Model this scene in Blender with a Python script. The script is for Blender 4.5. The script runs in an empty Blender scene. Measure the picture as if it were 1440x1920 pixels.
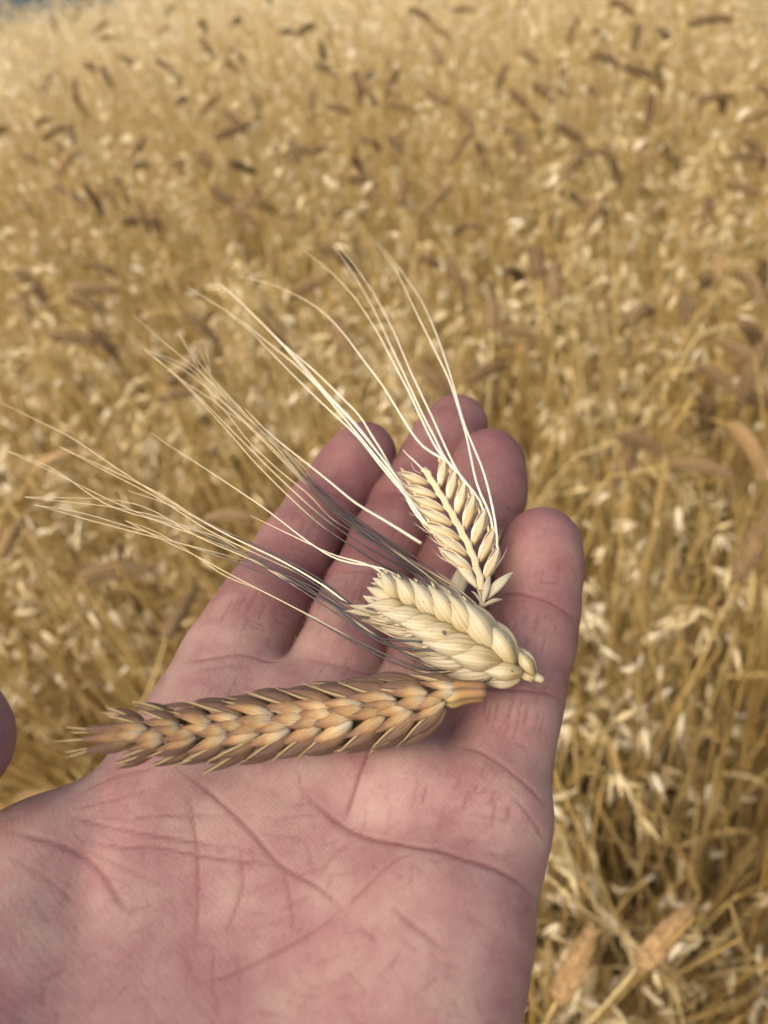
import bpy, math, random, os
import numpy as np
from mathutils import Vector
from mathutils.bvhtree import BVHTree

random.seed(7); rng = np.random.default_rng(7)
scn = bpy.context.scene
col = scn.collection

# ------------------------------------------------------------------ camera
CAM_Z = 1.40                      # eye height above the soil
PITCH = math.radians(45.0)        # looking down
FOCAL = 1412.0                    # focal length in pixels of the 1440 px wide frame
cam_d = bpy.data.cameras.new('camera'); cam = bpy.data.objects.new('camera', cam_d); col.objects.link(cam)
cam.location = (0, 0, CAM_Z); cam.rotation_euler = (math.pi/2 - PITCH, 0, 0)
cam_d.sensor_fit = 'HORIZONTAL'; cam_d.sensor_width = 36.0; cam_d.lens = FOCAL/1440*36.0
cam_d.clip_start = 0.005; cam_d.clip_end = 6000
cam_d.dof.use_dof = True; cam_d.dof.focus_distance = 0.142; cam_d.dof.aperture_fstop = 18.5
scn.camera = cam

# ------------------------------------------------------------------ light
SUN_EL, SUN_AZ = math.radians(48), math.radians(-130)    # behind and to the left, through thin cloud
world = bpy.data.worlds.new('World'); scn.world = world; world.use_nodes = True
wn = world.node_tree; bg = wn.nodes['Background']
sky = wn.nodes.new('ShaderNodeTexSky'); sky.sky_type = 'NISHITA'; sky.sun_disc = False
sky.sun_elevation = SUN_EL; sky.sun_rotation = SUN_AZ; sky.dust_density = 6.0; sky.air_density = 0.9; sky.ozone_density = 1.0
wn.links.new(sky.outputs[0], bg.inputs[0]); bg.inputs[1].default_value = 0.125
sun_d = bpy.data.lights.new('sun', 'SUN'); sun = bpy.data.objects.new('sun', sun_d); col.objects.link(sun)
sun_d.energy = 1.35; sun_d.angle = math.radians(85); sun_d.color = (1.0, 0.96, 0.90)
sdir = Vector((math.sin(SUN_AZ)*math.cos(SUN_EL), math.cos(SUN_AZ)*math.cos(SUN_EL), math.sin(SUN_EL)))
sun.rotation_euler = (-sdir).to_track_quat('-Z', 'Y').to_euler(); sun.location = (0, 0, 6)
scn.view_settings.view_transform = 'Standard'; scn.view_settings.look = 'None'
scn.view_settings.gamma = 1.0; scn.view_settings.use_curve_mapping = False
scn.view_settings.exposure = 0.98
scn.cycles.max_bounces = 6; scn.cycles.diffuse_bounces = 3; scn.cycles.caustics_reflective = False; scn.cycles.caustics_refractive = False; scn.cycles.use_adaptive_sampling = True; scn.cycles.adaptive_threshold = 0.03; scn.cycles.glossy_bounces = 2; scn.cycles.transmission_bounces = 4

# ------------------------------------------------------------------ helpers
HAND_Z = CAM_Z - 0.120            # height of the open palm
CP, SP = math.cos(PITCH), math.sin(PITCH)
def ray(u, v):
    a, b = (u-720)/FOCAL, (960-v)/FOCAL
    return np.array((a, CP + SP*b, -SP + CP*b))
def P(u, v, z):                   # point of the hand (mm, palm plane = 0) seen in that direction at height z mm
    d = ray(u, v); t = (z-120.0)/d[2]
    return np.array((d[0]*t, d[1]*t, z))

def mesh_obj(name, verts, faces, mat=None, parent=None, smooth=True, uv=None, me_name=None):
    me = bpy.data.meshes.new(me_name or name)
    me.from_pydata([tuple(v) for v in verts], [], faces)
    if smooth: me.polygons.foreach_set('use_smooth', np.ones(len(me.polygons), bool))
    if uv is not None:
        lay = me.uv_layers.new(name='uv')
        li = np.empty(len(me.loops), np.int32); me.loops.foreach_get('vertex_index', li)
        lay.data.foreach_set('uv', np.asarray(uv, np.float32)[li].ravel())
    if mat: me.materials.append(mat)
    me.update()
    return link(name, me, parent)
def link(name, data, parent=None):
    o = bpy.data.objects.new(name, data); col.objects.link(o)
    if parent: o.parent = parent
    return o
def tag(o, label=None, cat=None, group=None, kind=None):
    if label: o['label'] = label
    if cat: o['category'] = cat
    if group: o['group'] = group
    if kind: o['kind'] = kind
    return o
def big_mesh(name, V, F, mat=None, smooth=True, uv=None, attrs=None):   # V (n,3), F (m,k) arrays
    V = np.ascontiguousarray(V, np.float32); F = np.ascontiguousarray(F, np.int32)
    me = bpy.data.meshes.new(name); n, k = F.shape
    me.vertices.add(len(V)); me.vertices.foreach_set('co', V.ravel())
    me.loops.add(n*k); me.loops.foreach_set('vertex_index', F.ravel())
    me.polygons.add(n); me.polygons.foreach_set('loop_start', np.arange(0, n*k, k, dtype=np.int32))
    if smooth: me.polygons.foreach_set('use_smooth', np.ones(n, bool))
    if uv is not None:
        lay = me.uv_layers.new(name='uv'); lay.data.foreach_set('uv', np.asarray(uv, np.float32)[F.ravel()].ravel())
    for nm, a in (attrs or {}).items():
        at = me.attributes.new(nm, 'FLOAT', 'POINT'); at.data.foreach_set('value', np.asarray(a, np.float32))
    if mat: me.materials.append(mat)
    me.update(calc_edges=True)
    return me

class NT:                          # terse node building
    def __init__(s, name):
        s.m = bpy.data.materials.new(name); s.m.use_nodes = True; s.t = s.m.node_tree
        s.b = s.t.nodes['Principled BSDF']
    def n(s, typ, ins=None, **kw):
        nd = s.t.nodes.new('ShaderNode'+typ)
        for k, v in kw.items(): setattr(nd, k, v)
        for k, v in (ins or {}).items(): s.set(nd.inputs[k], v)
        return nd
    def set(s, sock, v):
        if isinstance(v, bpy.types.NodeSocket): s.t.links.new(v, sock)
        elif isinstance(v, bpy.types.Node): s.t.links.new(v.outputs[0], sock)
        else: sock.default_value = v if not (isinstance(v, tuple) and len(v) == 3 and len(getattr(sock, 'default_value', ())) == 4) else (*v, 1)
    def math(s, op, a, b=None, clamp=False):
        nd = s.n('Math', operation=op, use_clamp=clamp); s.set(nd.inputs[0], a)
        if b is not None: s.set(nd.inputs[1], b)
        return nd.outputs[0]
    def mix(s, f, a, b, mode='MIX'):
        nd = s.n('Mix', data_type='RGBA', blend_type=mode)
        s.set(nd.inputs[0], f); s.set(nd.inputs[6], a); s.set(nd.inputs[7], b); return nd.outputs[2]
    def ramp(s, f, stops):
        nd = s.n('ValToRGB'); s.set(nd.inputs[0], f); e = nd.color_ramp.elements
        while len(e) < len(stops): e.new(0.5)
        for el, (p, c) in zip(e, stops): el.position = p; el.color = (*c, 1) if isinstance(c, tuple) else (c, c, c, 1)
        return nd.outputs[0]
    def noise(s, vec, scale, detail=3.0, rough=0.55):
        return s.n('TexNoise', {'Vector': vec, 'Scale': scale, 'Detail': detail, 'Roughness': rough}).outputs[0]
    def base(s, c): s.set(s.b.inputs['Base Color'], c)
    def bump(s, h, strength, dist, normal=None):
        ins = {'Height': h, 'Strength': strength, 'Distance': dist}
        if normal is not None: ins['Normal'] = normal
        return s.n('Bump', ins).outputs[0]

# ------------------------------------------------------------------ ground: a hillside that falls away to the left, a valley beyond
def canopy(x, y):                                    # height of the crop's top, relative to the eye
    x = np.asarray(x, float); y = np.asarray(y, float)
    c = -.56+.15*np.clip(x, -6, 1.6)+.05*np.clip(y, -2, 3)-.0325*np.maximum(0, y-1.5)**2
    return c+.012*np.sin(3.1*x+1.3*y)+.010*np.sin(5.3*y-2.2*x)
CROP = 0.84
def soil(x, y): return canopy(x, y)+CAM_Z-CROP
def build_ground():
    rs = np.r_[np.linspace(0, 3, 40)[1:], np.linspace(3.1, 9, 40), np.geomspace(9.5, 3000, 40)]; na = 96
    V = [(0, 0, float(soil(0, 0)))]; F = []
    for r in rs:
        for j in range(na):
            a = 2*math.pi*j/na; x, y = r*math.sin(a), r*math.cos(a); z = float(soil(min(max(x, -8), 8), min(max(y, -4), 8)))+random.uniform(-.008, .008)
            f = min(max((r-7)/60, 0), 1); f = f*f*(3-2*f); V.append((x, y, z*(1-f)+f*(-15+3*math.sin(a*5+r*.01))))
    for j in range(na): F.append((0, 1+(j+1) % na, 1+j))
    for i in range(len(rs)-1):
        for j in range(na): F.append((1+i*na+j, 1+i*na+(j+1) % na, 1+(i+1)*na+(j+1) % na, 1+(i+1)*na+j))
    F = [f[::-1] for f in F]
    k = NT('stubble_soil'); tc = k.n('TexCoord').outputs['Object']
    r = k.n('VectorMath', {0: tc}, operation='LENGTH').outputs['Value']
    n = k.noise(tc, 9.0, 6, .65); n2 = k.noise(tc, 90.0, 4, .6)
    near = k.mix(n2, k.ramp(n, [(0.3, (0.10, 0.062, 0.026)), (0.7, (0.26, 0.165, 0.06))]), (0.30, 0.20, 0.085))
    far = k.ramp(k.noise(tc, 0.03, 5, .6), [(0.35, (0.035, 0.05, 0.045)), (0.65, (0.09, 0.10, 0.075))])
    k.base(k.mix(k.ramp(k.math('DIVIDE', r, 40.0), [(0.25, 0.0), (0.6, 1.0)]), near, far)); k.b.inputs['Roughness'].default_value = .95
    k.set(k.b.inputs['Normal'], k.bump(n2, .6, .02))
    o = mesh_obj('ground', V, F, k.m); tag(o, kind='structure'); return o
build_ground()

# ------------------------------------------------------------------ the hand (built in millimetres, palm plane at z = 0)
def skin_material():
    k = NT('skin'); tc = k.n('TexCoord').outputs['Object']
    mp = k.n('Mapping', {'Vector': tc, 'Scale': (1000, 1000, 1000)}).outputs[0]       # back to millimetres
    big = k.noise(mp, 0.045, 3, 0.55); mid = k.noise(mp, 0.13, 3, 0.55); fine = k.noise(mp, 1.1, 3, 0.6)
    mot = k.math('ADD', k.math('MULTIPLY', big, 0.45), k.math('MULTIPLY', mid, 0.55))
    c = k.ramp(mot, [(0.38, (0.235, 0.108, 0.096)), (0.455, (0.258, 0.130, 0.112)), (0.52, (0.280, 0.152, 0.126)), (0.58, (0.298, 0.174, 0.140)), (0.66, (0.310, 0.196, 0.152))])
    flush_shade = k.n('Attribute', attribute_name='flush_shade').outputs['Fac']
    c = k.mix(flush_shade, c, (0.68, 0.52, 0.55), 'MULTIPLY')  # reddens the fingers and darkens them with painted-in shade
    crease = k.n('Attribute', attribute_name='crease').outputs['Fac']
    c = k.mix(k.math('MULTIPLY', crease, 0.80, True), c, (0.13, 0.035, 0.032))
    speck = k.ramp(fine, [(0.40, 0.96), (0.60, 1.03)])
    c = k.mix(1.0, c, speck, 'MULTIPLY')
    # friction ridges, pores and the fine net of skin lines
    w = k.n('TexWave', {'Vector': mp, 'Scale': 0.60, 'Distortion': 46.0, 'Detail': 1.0, 'Detail Scale': 0.03}, wave_type='BANDS', bands_direction='DIAGONAL').outputs['Fac']
    wrp = k.n('VectorMath', {0: mp, 1: k.n('VectorMath', {0: k.n('TexNoise', {'Vector': mp, 'Scale': 0.16, 'Detail': 2.0}).outputs['Color'], 1: (9.0, 9.0, 9.0)}, operation='MULTIPLY').outputs[0]}, operation='ADD').outputs[0]
    def net(rot, scale, wid):
        m2 = k.n('Mapping', {'Vector': wrp, 'Rotation': (0, 0, rot), 'Scale': scale}).outputs[0]
        d = k.n('TexVoronoi', {'Vector': m2, 'Scale': 1.0}, feature='DISTANCE_TO_EDGE').outputs['Distance']
        return k.ramp(d, [(0.0, 0.0), (wid, 1.0)])
    l1 = net(.5, (.42, .13, .3), .045); l2 = net(-.7, (.50, .17, .3), .04); l3 = net(.1, (1.5, 1.1, 1.3), .10)
    c = k.mix(1.0, c, k.ramp(k.math('MINIMUM', l1, l2), [(0.0, 0.86), (0.6, 1.0)]), 'MULTIPLY')
    k.base(c)
    n1 = k.bump(w, 0.17, 0.00005)
    n2 = k.bump(l3, 0.35, 0.00006, n1)
    n3 = k.bump(l1, 0.25, 0.00008, n2); n4 = k.bump(l2, 0.2, 0.00007, n3)
    n5 = k.bump(mid, 0.15, 0.0005, n4)
    k.set(k.b.inputs['Normal'], n5)
    k.set(k.b.inputs['Roughness'], k.ramp(fine, [(0.3, 0.52), (0.7, 0.68)]))
    k.b.inputs['Specular IOR Level'].default_value = 0.34
    k.b.inputs['Subsurface Weight'].default_value = 0.22
    k.b.inputs['Subsurface Radius'].default_value = (1.0, 0.35, 0.22)
    k.b.inputs['Subsurface Scale'].default_value = 0.0022
    return k.m

def smin(a, b, k):
    h = np.clip(0.5 + 0.5*(b-a)/k, 0, 1)
    return b*(1-h) + a*h - k*h*(1-h)
def cone(p, a, b, ra, rb, fz=1.0):              # rounded cone, fz > 1 flattens it in z
    s = np.array((1, 1, fz), np.float32); q = (p-a.astype(np.float32))*s; ba = ((b-a)*s).astype(np.float32)
    t = np.clip(q@ba/(ba@ba), 0, 1)[:, None]
    d = np.sqrt(((q-t*ba)**2).sum(1)) - (ra+(rb-ra)*t[:, 0])
    return d/ (1 + (fz-1)*0.5)
def ball(p, c, r, fz=1.0):
    q = (p-c.astype(np.float32))*np.array((1, 1, fz), np.float32)
    return np.sqrt((q**2).sum(1)) - r

# finger: centre line (direction u,v of the frame, height mm, radius mm) from the tip to inside the palm
FING = dict(
    index =[(683,851,-6.0,8.2),(646,903,-8,8.8),(601,962,-9.6,8.8),(548,1045,-10.2,9.0),(501,1130,-10.2,9.7),(440,1240,-10.5,10.8),(332,1450,-13.5,11.8)],
    middle=[(854,800,-7.0,8.7),(818,865,-8.5,9.2),(765,950,-10.5,9.2),(725,1035,-11.2,9.3),(689,1110,-11.2,9.5),(637,1250,-11.5,10.0),(545,1440,-14,12.0)],
    ring  =[(917,870,-4.5,8.8),(912,930,-6.5,9.3),(890,1000,-8.8,9.2),(862,1075,-9.8,9.1),(835,1160,-10.2,9.3),(790,1310,-11.5,9.6),(715,1490,-14,11.8)],
    little=[(1017,1021,0.0,8.1),(1011,1075,-2.2,8.7),(1005,1135,-4.6,8.75),(990,1210,-6.8,8.9),(971,1280,-8.2,9.0),(941,1410,-9.8,9.1),(882,1590,-13,11.6)],
)
FJ = {k: [(P(u, v, z), r) for u, v, z, r in c] for k, c in FING.items()}
def finger_sdf(p, name):
    J = FJ[name]; d = None

    for (a, ra), (b, rb) in zip(J[:-1], J[1:]):
        e = cone(p, a, b, ra, rb); d = e if d is None else smin(d, e, 2.0)
    # soft pads between the flexion creases
    for i, j, t, rise, r in ((0, 1, .55, 1.3, .88), (2, 3, .75, 1.0, .86), (4, 5, .45, 1.1, .88)):
        c = J[i][0]*(1-t)+J[j][0]*t + np.array((0, 0, rise)); d = smin(d, ball(p, c, J[i][1]*r), 4.0)
    return d
W0 = np.array((-34, -30, -17.0))                  # wrist
PALM = [  # metacarpal heads -> wrist, with the soft mounts on the palm side
    (P(345,1450,-13), W0+(-15, 4, 0), 11.4, 15.0), (P(550,1430,-14.5), W0+(-6, 0, 1), 12.2, 15.0),
    (P(712,1480,-14.5), W0+(6, 0, 1), 12.2, 15.0), (P(880,1580,-13.2), W0+(18, 2, 0), 11.6, 15.0)]
PADS = [  # centre, radius, flatten: webs between the fingers and fleshy mounts
    (P(512,1322,-9.3), 8.6, 1.0), (P(662,1355,-9.6), 8.6, 1.0), (P(805,1488,-9.3), 8.6, 1.0),
    (P(400,1335,-9.8), 9.6, 1.0), (P(925,1520,-9.8), 9.6, 1.0), (P(590,1410,-10.5), 10.0, 1.0), (P(745,1490,-10.0), 9.4, 1.0),
    (P(30,1760,-12), 12.0, 1.0), (P(30,1885,-12), 13.5, 1.0), (P(-60,1830,-12), 13.0, 1.0), (P(70,1640,-12), 11.0, 1.0)]
TH = [(np.array((-34,-14,-12.0)), 17.5), (np.array((-60,14,-10.5)), 14.0), (np.array((-86,30,-5.0)), 12.2), (np.array((-92,48,4.0)), 11.0), (np.array((-69.3,58,11.0)), 9.8), (np.array((-82,76,16.0)), 8.4)]
def palm_sdf(p):
    d = None
    for a, b, ra, rb in PALM:
        e = cone(p, a, b, ra, rb); d = e if d is None else smin(d, e, 10.0)
    for c, r, fz in PADS: d = smin(d, ball(p, c, r, fz), 6.0)
    d = smin(d, cone(p, np.array((8, 38, -13.)), np.array((-14, -22, -13.)), 14.0, 17.0), 9.0)        # hypothenar eminence
    d = smin(d, cone(p, np.array((-60, 14, -10.)), np.array((-38, -22, -10.)), 15.5, 19.0), 9.0)      # thenar eminence
    d = smin(d, cone(p, W0, np.array((-60, -88, -22.)), 20., 25., 1.25), 12.0)                       # wrist and forearm
    # skin web between thumb and index finger
    d = smin(d, cone(p, P(215,1520,-11), np.array((-80, 29.5, -8.)), 7.0, 8.0), 8.0)
    return d
def thumb_sdf(p):
    d = None
    for (a, ra), (b, rb) in zip(TH[:-1], TH[1:]):
        e = cone(p, a, b, ra, rb); d = e if d is None else smin(d, e, 3.0)
    return d
def hollow(p):                                    # the cup of the palm and the broad dips, mm
    x, y, z = p.T; h = 0
    for cx, cy, rx, ry, A in ((-22, 33, 17, 15, 2.6), (-4, 50, 14, 8, 0.8)):
        h = h + A*np.exp(-((x-cx)/rx)**2-((y-cy)/ry)**2)
    return h*np.clip((z+14)/8, 0, 1)
FBOX = {f: (np.min([c-r for c, r in J], 0)-9, np.max([c+r for c, r in J], 0)+9) for f, J in FJ.items()}
FBOX['thumb'] = (np.min([c-r for c, r in TH], 0)-9, np.max([c+r for c, r in TH], 0)+9)
def D(p):
    out = np.empty(len(p), np.float32); ch = 12000
    for i in range(0, len(p), ch):
        q = p[i:i+ch].astype(np.float32); lo, hi = q.min(0), q.max(0)
        pm = palm_sdf(q); d = pm
        for f in FJ:
            if (FBOX[f][0] < hi).all() and (FBOX[f][1] > lo).all(): d = np.minimum(d, smin(pm, finger_sdf(q, f), 4.0))
        if (FBOX['thumb'][0] < hi).all() and (FBOX['thumb'][1] > lo).all(): d = np.minimum(d, smin(pm, thumb_sdf(q), 6.0))
        out[i:i+ch] = d + hollow(q)
    return out

def build_hand(step):
    lo = np.array((-116., -118., -48.)); hi = np.array((62., 182., 32.))
    cs = 3.0                                                        # coarse pass
    nc = np.ceil((hi-lo)/cs).astype(int)+1
    ax = [lo[i]+cs*np.arange(nc[i]) for i in range(3)]
    G = np.stack(np.meshgrid(*ax, indexing='ij'), -1).reshape(-1, 3)
    C = D(G).reshape(nc)
    m = int(round(cs/step)); step = cs/m; n = (nc-1)*m+1
    near = np.abs(C) < 3.4
    F = np.repeat(np.repeat(np.repeat(C, m, 0), m, 1), m, 2)[:n[0], :n[1], :n[2]].astype(np.float32)
    A = np.repeat(np.repeat(np.repeat(near, m, 0), m, 1), m, 2)[:n[0], :n[1], :n[2]]
    sh = m//2                                                       # centre the coarse cells on their sample
    F = np.roll(F, (-sh, -sh, -sh), (0, 1, 2)); A = np.roll(A, (-sh, -sh, -sh), (0, 1, 2))
    idx = np.argwhere(A); F[A] = D(lo+idx*step)
    # surface nets
    S = F < 0
    c = [S[i:n[0]-1+i, j:n[1]-1+j, k:n[2]-1+k] for i in (0, 1) for j in (0, 1) for k in (0, 1)]
    s = sum(x.astype(np.int8) for x in c); cell = (s > 0) & (s < 8)
    ci = np.argwhere(cell); vid = -np.ones(cell.shape, np.int32); vid[cell] = np.arange(len(ci))
    acc = np.zeros((len(ci), 3)); cnt = np.zeros(len(ci))
    cor = [np.array((i, j, k)) for i in (0, 1) for j in (0, 1) for k in (0, 1)]
    val = [F[tuple((ci+o).T)] for o in cor]
    for a in range(8):
        for b in range(a+1, 8):
            if np.abs(cor[a]-cor[b]).sum() != 1: continue
            x = (val[a] < 0) != (val[b] < 0); t = val[a][x]/(val[a][x]-val[b][x])
            acc[x] += cor[a]+t[:, None]*(cor[b]-cor[a]); cnt[x] += 1
    V = lo+(ci+acc/cnt[:, None])*step
    Q = []
    for d in range(3):
        e1, e2 = (d+1) % 3, (d+2) % 3
        s0 = [slice(None)]*3; s1 = [slice(None)]*3; s0[d] = slice(0, -1); s1[d] = slice(1, None)
        X = S[tuple(s0)] != S[tuple(s1)]
        e = np.argwhere(X); e = e[(e[:, e1] > 0) & (e[:, e2] > 0) & (e[:, e1] < n[e1]-1) & (e[:, e2] < n[e2]-1)]
        o1 = np.zeros(3, int); o1[e1] = 1; o2 = np.zeros(3, int); o2[e2] = 1
        q = np.stack([vid[tuple((e-o1-o2).T)], vid[tuple((e-o2).T)], vid[tuple(e.T)], vid[tuple((e-o1).T)]], 1)
        fl = ~S[tuple(e.T)]; q[fl] = q[fl][:, ::-1]
        Q.append(q)
    Q = np.concatenate(Q); Q = Q[(Q >= 0).all(1)]
    return V, Q
def grad(p, e=0.25):
    d0 = D(p); g = np.stack([D(p+np.eye(3)[i]*e)-d0 for i in range(3)], 1)
    grad.d0 = d0
    return g/np.maximum(np.linalg.norm(g, axis=1, keepdims=True), 1e-6)
# palm and finger lines: direction polyline, width mm, depth mm, redness
CREASE = [
 # heart line, head line, life line and their branches
 ([(560,1475),(600,1515),(650,1554),(690,1571),(737,1581),(787,1590),(830,1597),(867,1610),(925,1629),(975,1658),(1012,1695)], .85,.55,.9),
 ([(330,1440),(378,1475),(425,1515),(475,1565),(525,1622),(590,1660),(645,1705)], .75,.55,.9),
 ([(645,1705),(600,1738),(545,1772),(480,1805),(420,1832),(370,1842)], .7,.28,.5),
 ([(787,1596),(737,1617),(683,1667),(650,1704)], .6,.25,.5),
 ([(730,1697),(762,1725),(800,1755),(828,1778)], .8,.35,.6), ([(670,1735),(690,1750),(706,1765)], .8,.3,.5),
 ([(15,1557),(60,1570),(112,1585),(165,1612),(200,1650),(225,1690),(258,1720)], .9,.5,.7),
 ([(110,1585),(170,1600),(240,1630),(300,1660)], .6,.25,.4),
 ([(110,1522),(180,1545),(250,1560),(310,1570),(370,1580),(430,1592)], .55,.35,.7),
 ([(150,1572),(220,1588),(290,1588),(350,1600),(420,1612),(480,1618),(530,1627)], .55,.35,.7),
 ([(185,1555),(215,1580),(240,1605)], .5,.25,.35), ([(225,1540),(270,1532),(330,1529),(430,1531)], .5,.28,.5),
 ([(130,1516),(190,1506),(245,1490),(290,1477)], .6,.3,.4), ([(150,1490),(180,1472),(230,1452),(300,1440)], .8,.4,.5),
 ([(355,1480),(362,1540),(370,1600),(371,1680),(367,1765)], .7,.32,.7), ([(372,1655),(385,1690)], .5,.2,.5),
 ([(452,1600),(455,1650),(447,1690),(425,1745)], .7,.25,.6), ([(530,1628),(540,1670),(548,1715),(550,1745)], .6,.28,.6),
 ([(5,1600),(60,1630),(110,1665),(145,1700)], .6,.2,.3), ([(570,1570),(580,1600),(590,1650)], .5,.2,.35),
 ([(400,1780),(400,1850),(415,1910)], .7,.2,.5), ([(520,1710),(590,1675)], .45,.15,.3), ([(500,1735),(560,1712)], .45,.15,.25),
 ([(595,1650),(630,1600),(662,1578)], .45,.18,.35), ([(600,1590),(640,1572)], .4,.12,.3), ([(430,1690),(520,1650)], .4,.1,.2),
 # folds running down from the webs
 ([(700,1385),(690,1412),(676,1445),(662,1490),(648,1535)], .8,.8,.95), ([(705,1270),(706,1320),(702,1380)], .9,.9,.7),
 ([(688,1500),(685,1545),(680,1562)], .5,.2,.3), ([(785,1470),(770,1520)], .5,.15,.25), ([(560,1440),(565,1480)], .6,.25,.4),
 # base creases of the fingers
 ([(343,1242),(390,1236),(450,1228),(505,1240),(547,1241)], .8,.55,.6), ([(360,1262),(420,1250),(470,1250)], .6,.25,.3),
 ([(567,1236),(620,1245),(680,1262),(712,1268)], .7,.4,.5),
 ([(858,1402),(895,1408),(925,1424),(955,1446),(990,1475),(1022,1508)], .9,.5,.7), ([(955,1490),(985,1520),(1022,1578)], .7,.3,.5),
 ([(900,1424),(950,1450)], .5,.2,.3),
 # joint creases
 ([(926,1122),(955,1113),(989,1116),(1030,1130),(1060,1148),(1082,1168)], .9,.55,.85), ([(932,1134),(985,1127),(1040,1145),(1075,1172)], .5,.25,.4),
 ([(880,1290),(930,1292),(985,1296),(1030,1302),(1056,1318)], .9,.5,.8), ([(985,1284),(1055,1300)], .5,.25,.4),
 ([(842,985),(880,985),(920,998),(950,1010)], .8,.45,.6), ([(775,1130),(820,1132),(880,1145)], .8,.4,.5),
 ([(700,930),(745,925),(800,950),(830,968)], .8,.45,.6), ([(630,1075),(680,1072),(740,1090),(772,1100)], .8,.4,.6), ([(625,1088),(680,1084)], .5,.2,.3),
 ([(560,905),(600,915),(640,935),(672,958)], .8,.42,.6), ([(470,1050),(520,1053),(570,1075),(600,1095)], .8,.4,.6), ([(462,1062),(520,1064)], .5,.2,.3),
]
def short(u, v, du, dv, dep=.16, red=.52, w=.38): CREASE.append(([(u, v), (u+du*.5+random.uniform(-1, 1), v+dv*.5), (u+du, v+dv)], w, dep, red))
for u, v, du, dv in ((1009,1145,-10,45),(1027,1152,-9,10),(1025,1188,-12,40),(1044,1165,-3,25),(970,1165,-8,20),(990,1150,-6,18),(945,1150,-6,26),(952,1160,-4,22),
    (965,1308,-14,50),(980,1305,-10,45),(972,1345,-12,48),(990,1320,-8,40),(958,1318,-10,32),(920,1320,-6,36),(910,1318,-4,20),(934,1318,-8,34),(1010,1300,-4,22),(895,1318,-4,15),
    (863,1460,-8,20),(897,1468,-18,26),(927,1480,-8,30),(930,1500,-8,50),(955,1510,-4,30),(826,1447,-3,8),(800,1470,-10,40),(880,1480,-12,40),
    (583,990,-22,38),(553,960,-4,18),(570,978,-8,24),(600,965,-14,26),(440,1122,-30,48),(462,1112,-22,40),(484,1108,-24,44),(452,1118,-18,30),(470,1155,-14,28),(500,1130,-16,34),
    (668,1072,-6,28),(652,1085,-6,26),(682,1100,-8,30),(692,1110,-6,22),(700,1115,-4,18),(660,1140,-8,24),(745,985,-10,24),(760,990,-8,20),(735,980,-6,18)):
    short(u, v, du, dv)
# the fingers' faint length-wise lines
for (u0, v0), (u1, v1) in (((560,1130),(520,1200)),((600,1040),(570,1090)),((640,1160),(610,1220)),((820,1180),(790,1260)),((930,1340),(905,1395)),((1000,1330),(985,1390))):
    for k in range(3):
        o = random.uniform(-26, 26); short(u0+o, v0+random.uniform(-12, 12), (u1-u0)*random.uniform(.5, .9), (v1-v0)*random.uniform(.5, .9), .1, .35, .4)

# the many fine lines of the palm and the finger joints
for _ in range(110):
    u, v = random.uniform(60, 1000), random.uniform(1470, 1900); a = random.choice((random.gauss(.25, .25), random.gauss(.8, .3), random.gauss(1.6, .2), random.gauss(-.5, .3))); l = random.uniform(25, 85)
    du, dv = math.cos(a)*l, math.sin(a)*l*.8
    CREASE.append(([(u, v), (u+du*.5+random.uniform(-5, 5), v+dv*.5+random.uniform(-5, 5)), (u+du, v+dv)], .42, random.uniform(.04, .14), random.uniform(.15, .38)))
for nm in FING:
    C_ = FING[nm]
    for j, k_ in ((1, 7), (2, 6), (3, 8), (4, 6), (5, 6)):
        u0, v0 = C_[j][:2]; u1, v1 = C_[j+1][:2] if j < 5 else (C_[j][0]-20, C_[j][1]+40); ax_ = np.array((u1-u0, v1-v0), float); ax_ /= np.linalg.norm(ax_); pr = np.array((ax_[1], -ax_[0]))
        for _ in range(k_):
            c0 = np.array((u0, v0))+ax_*random.uniform(-30, 55)+pr*random.uniform(-45, 45); l = random.uniform(14, 50); tr = random.random() < .55
            d_ = (pr if tr else ax_)*l+np.array((random.uniform(-4, 4), random.uniform(-4, 4))); c1 = c0+d_
            CREASE.append(([tuple(c0), tuple((c0+c1)/2+np.array((0, 2.0 if tr else 0))), tuple(c1)], .5, random.uniform(.08, .22), random.uniform(.2, .55)))
STEP = 0.43
CREASE = [(a, max(w*.48, .30), d*.36, min(r*1.15, 1)) for a, w, d, r in CREASE]
HV, HQ = build_hand(STEP)
o = np.lexsort((HV[:, 0]//9, HV[:, 1]//9)); inv = np.empty(len(o), np.int32); inv[o] = np.arange(len(o)); HV = HV[o]; HQ = inv[HQ]
for it in range(2):
    g = grad(HV, 0.3); HV = HV - g*np.clip(grad.d0, -.6, .6)[:, None]*0.9
HN = grad(HV, 0.6)
hand_bvh = BVHTree.FromPolygons([tuple(v) for v in HV], [tuple(int(i) for i in q) for q in HQ])
EYE = Vector((0, 0, 120.0))
def on_skin(u, v):
    h = hand_bvh.ray_cast(EYE, Vector(ray(u, v)))
    return np.array(h[0]) if h[0] is not None else None
def dense(pts, step):
    pts = [np.array(p, float) for p in pts]; out = []
    ext = [2*pts[0]-pts[1]]+pts+[2*pts[-1]-pts[-2]]
    for i in range(1, len(ext)-2):
        p0, p1, p2, p3 = ext[i-1:i+3]; n = max(1, int(np.linalg.norm(p2-p1)/step))
        for k in range(n):
            t = k/n
            out.append(.5*((2*p1)+(-p0+p2)*t+(2*p0-5*p1+4*p2-p3)*t*t+(-p0+3*p1-3*p2+p3)*t**3))
    out.append(pts[-1]); return out
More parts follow.
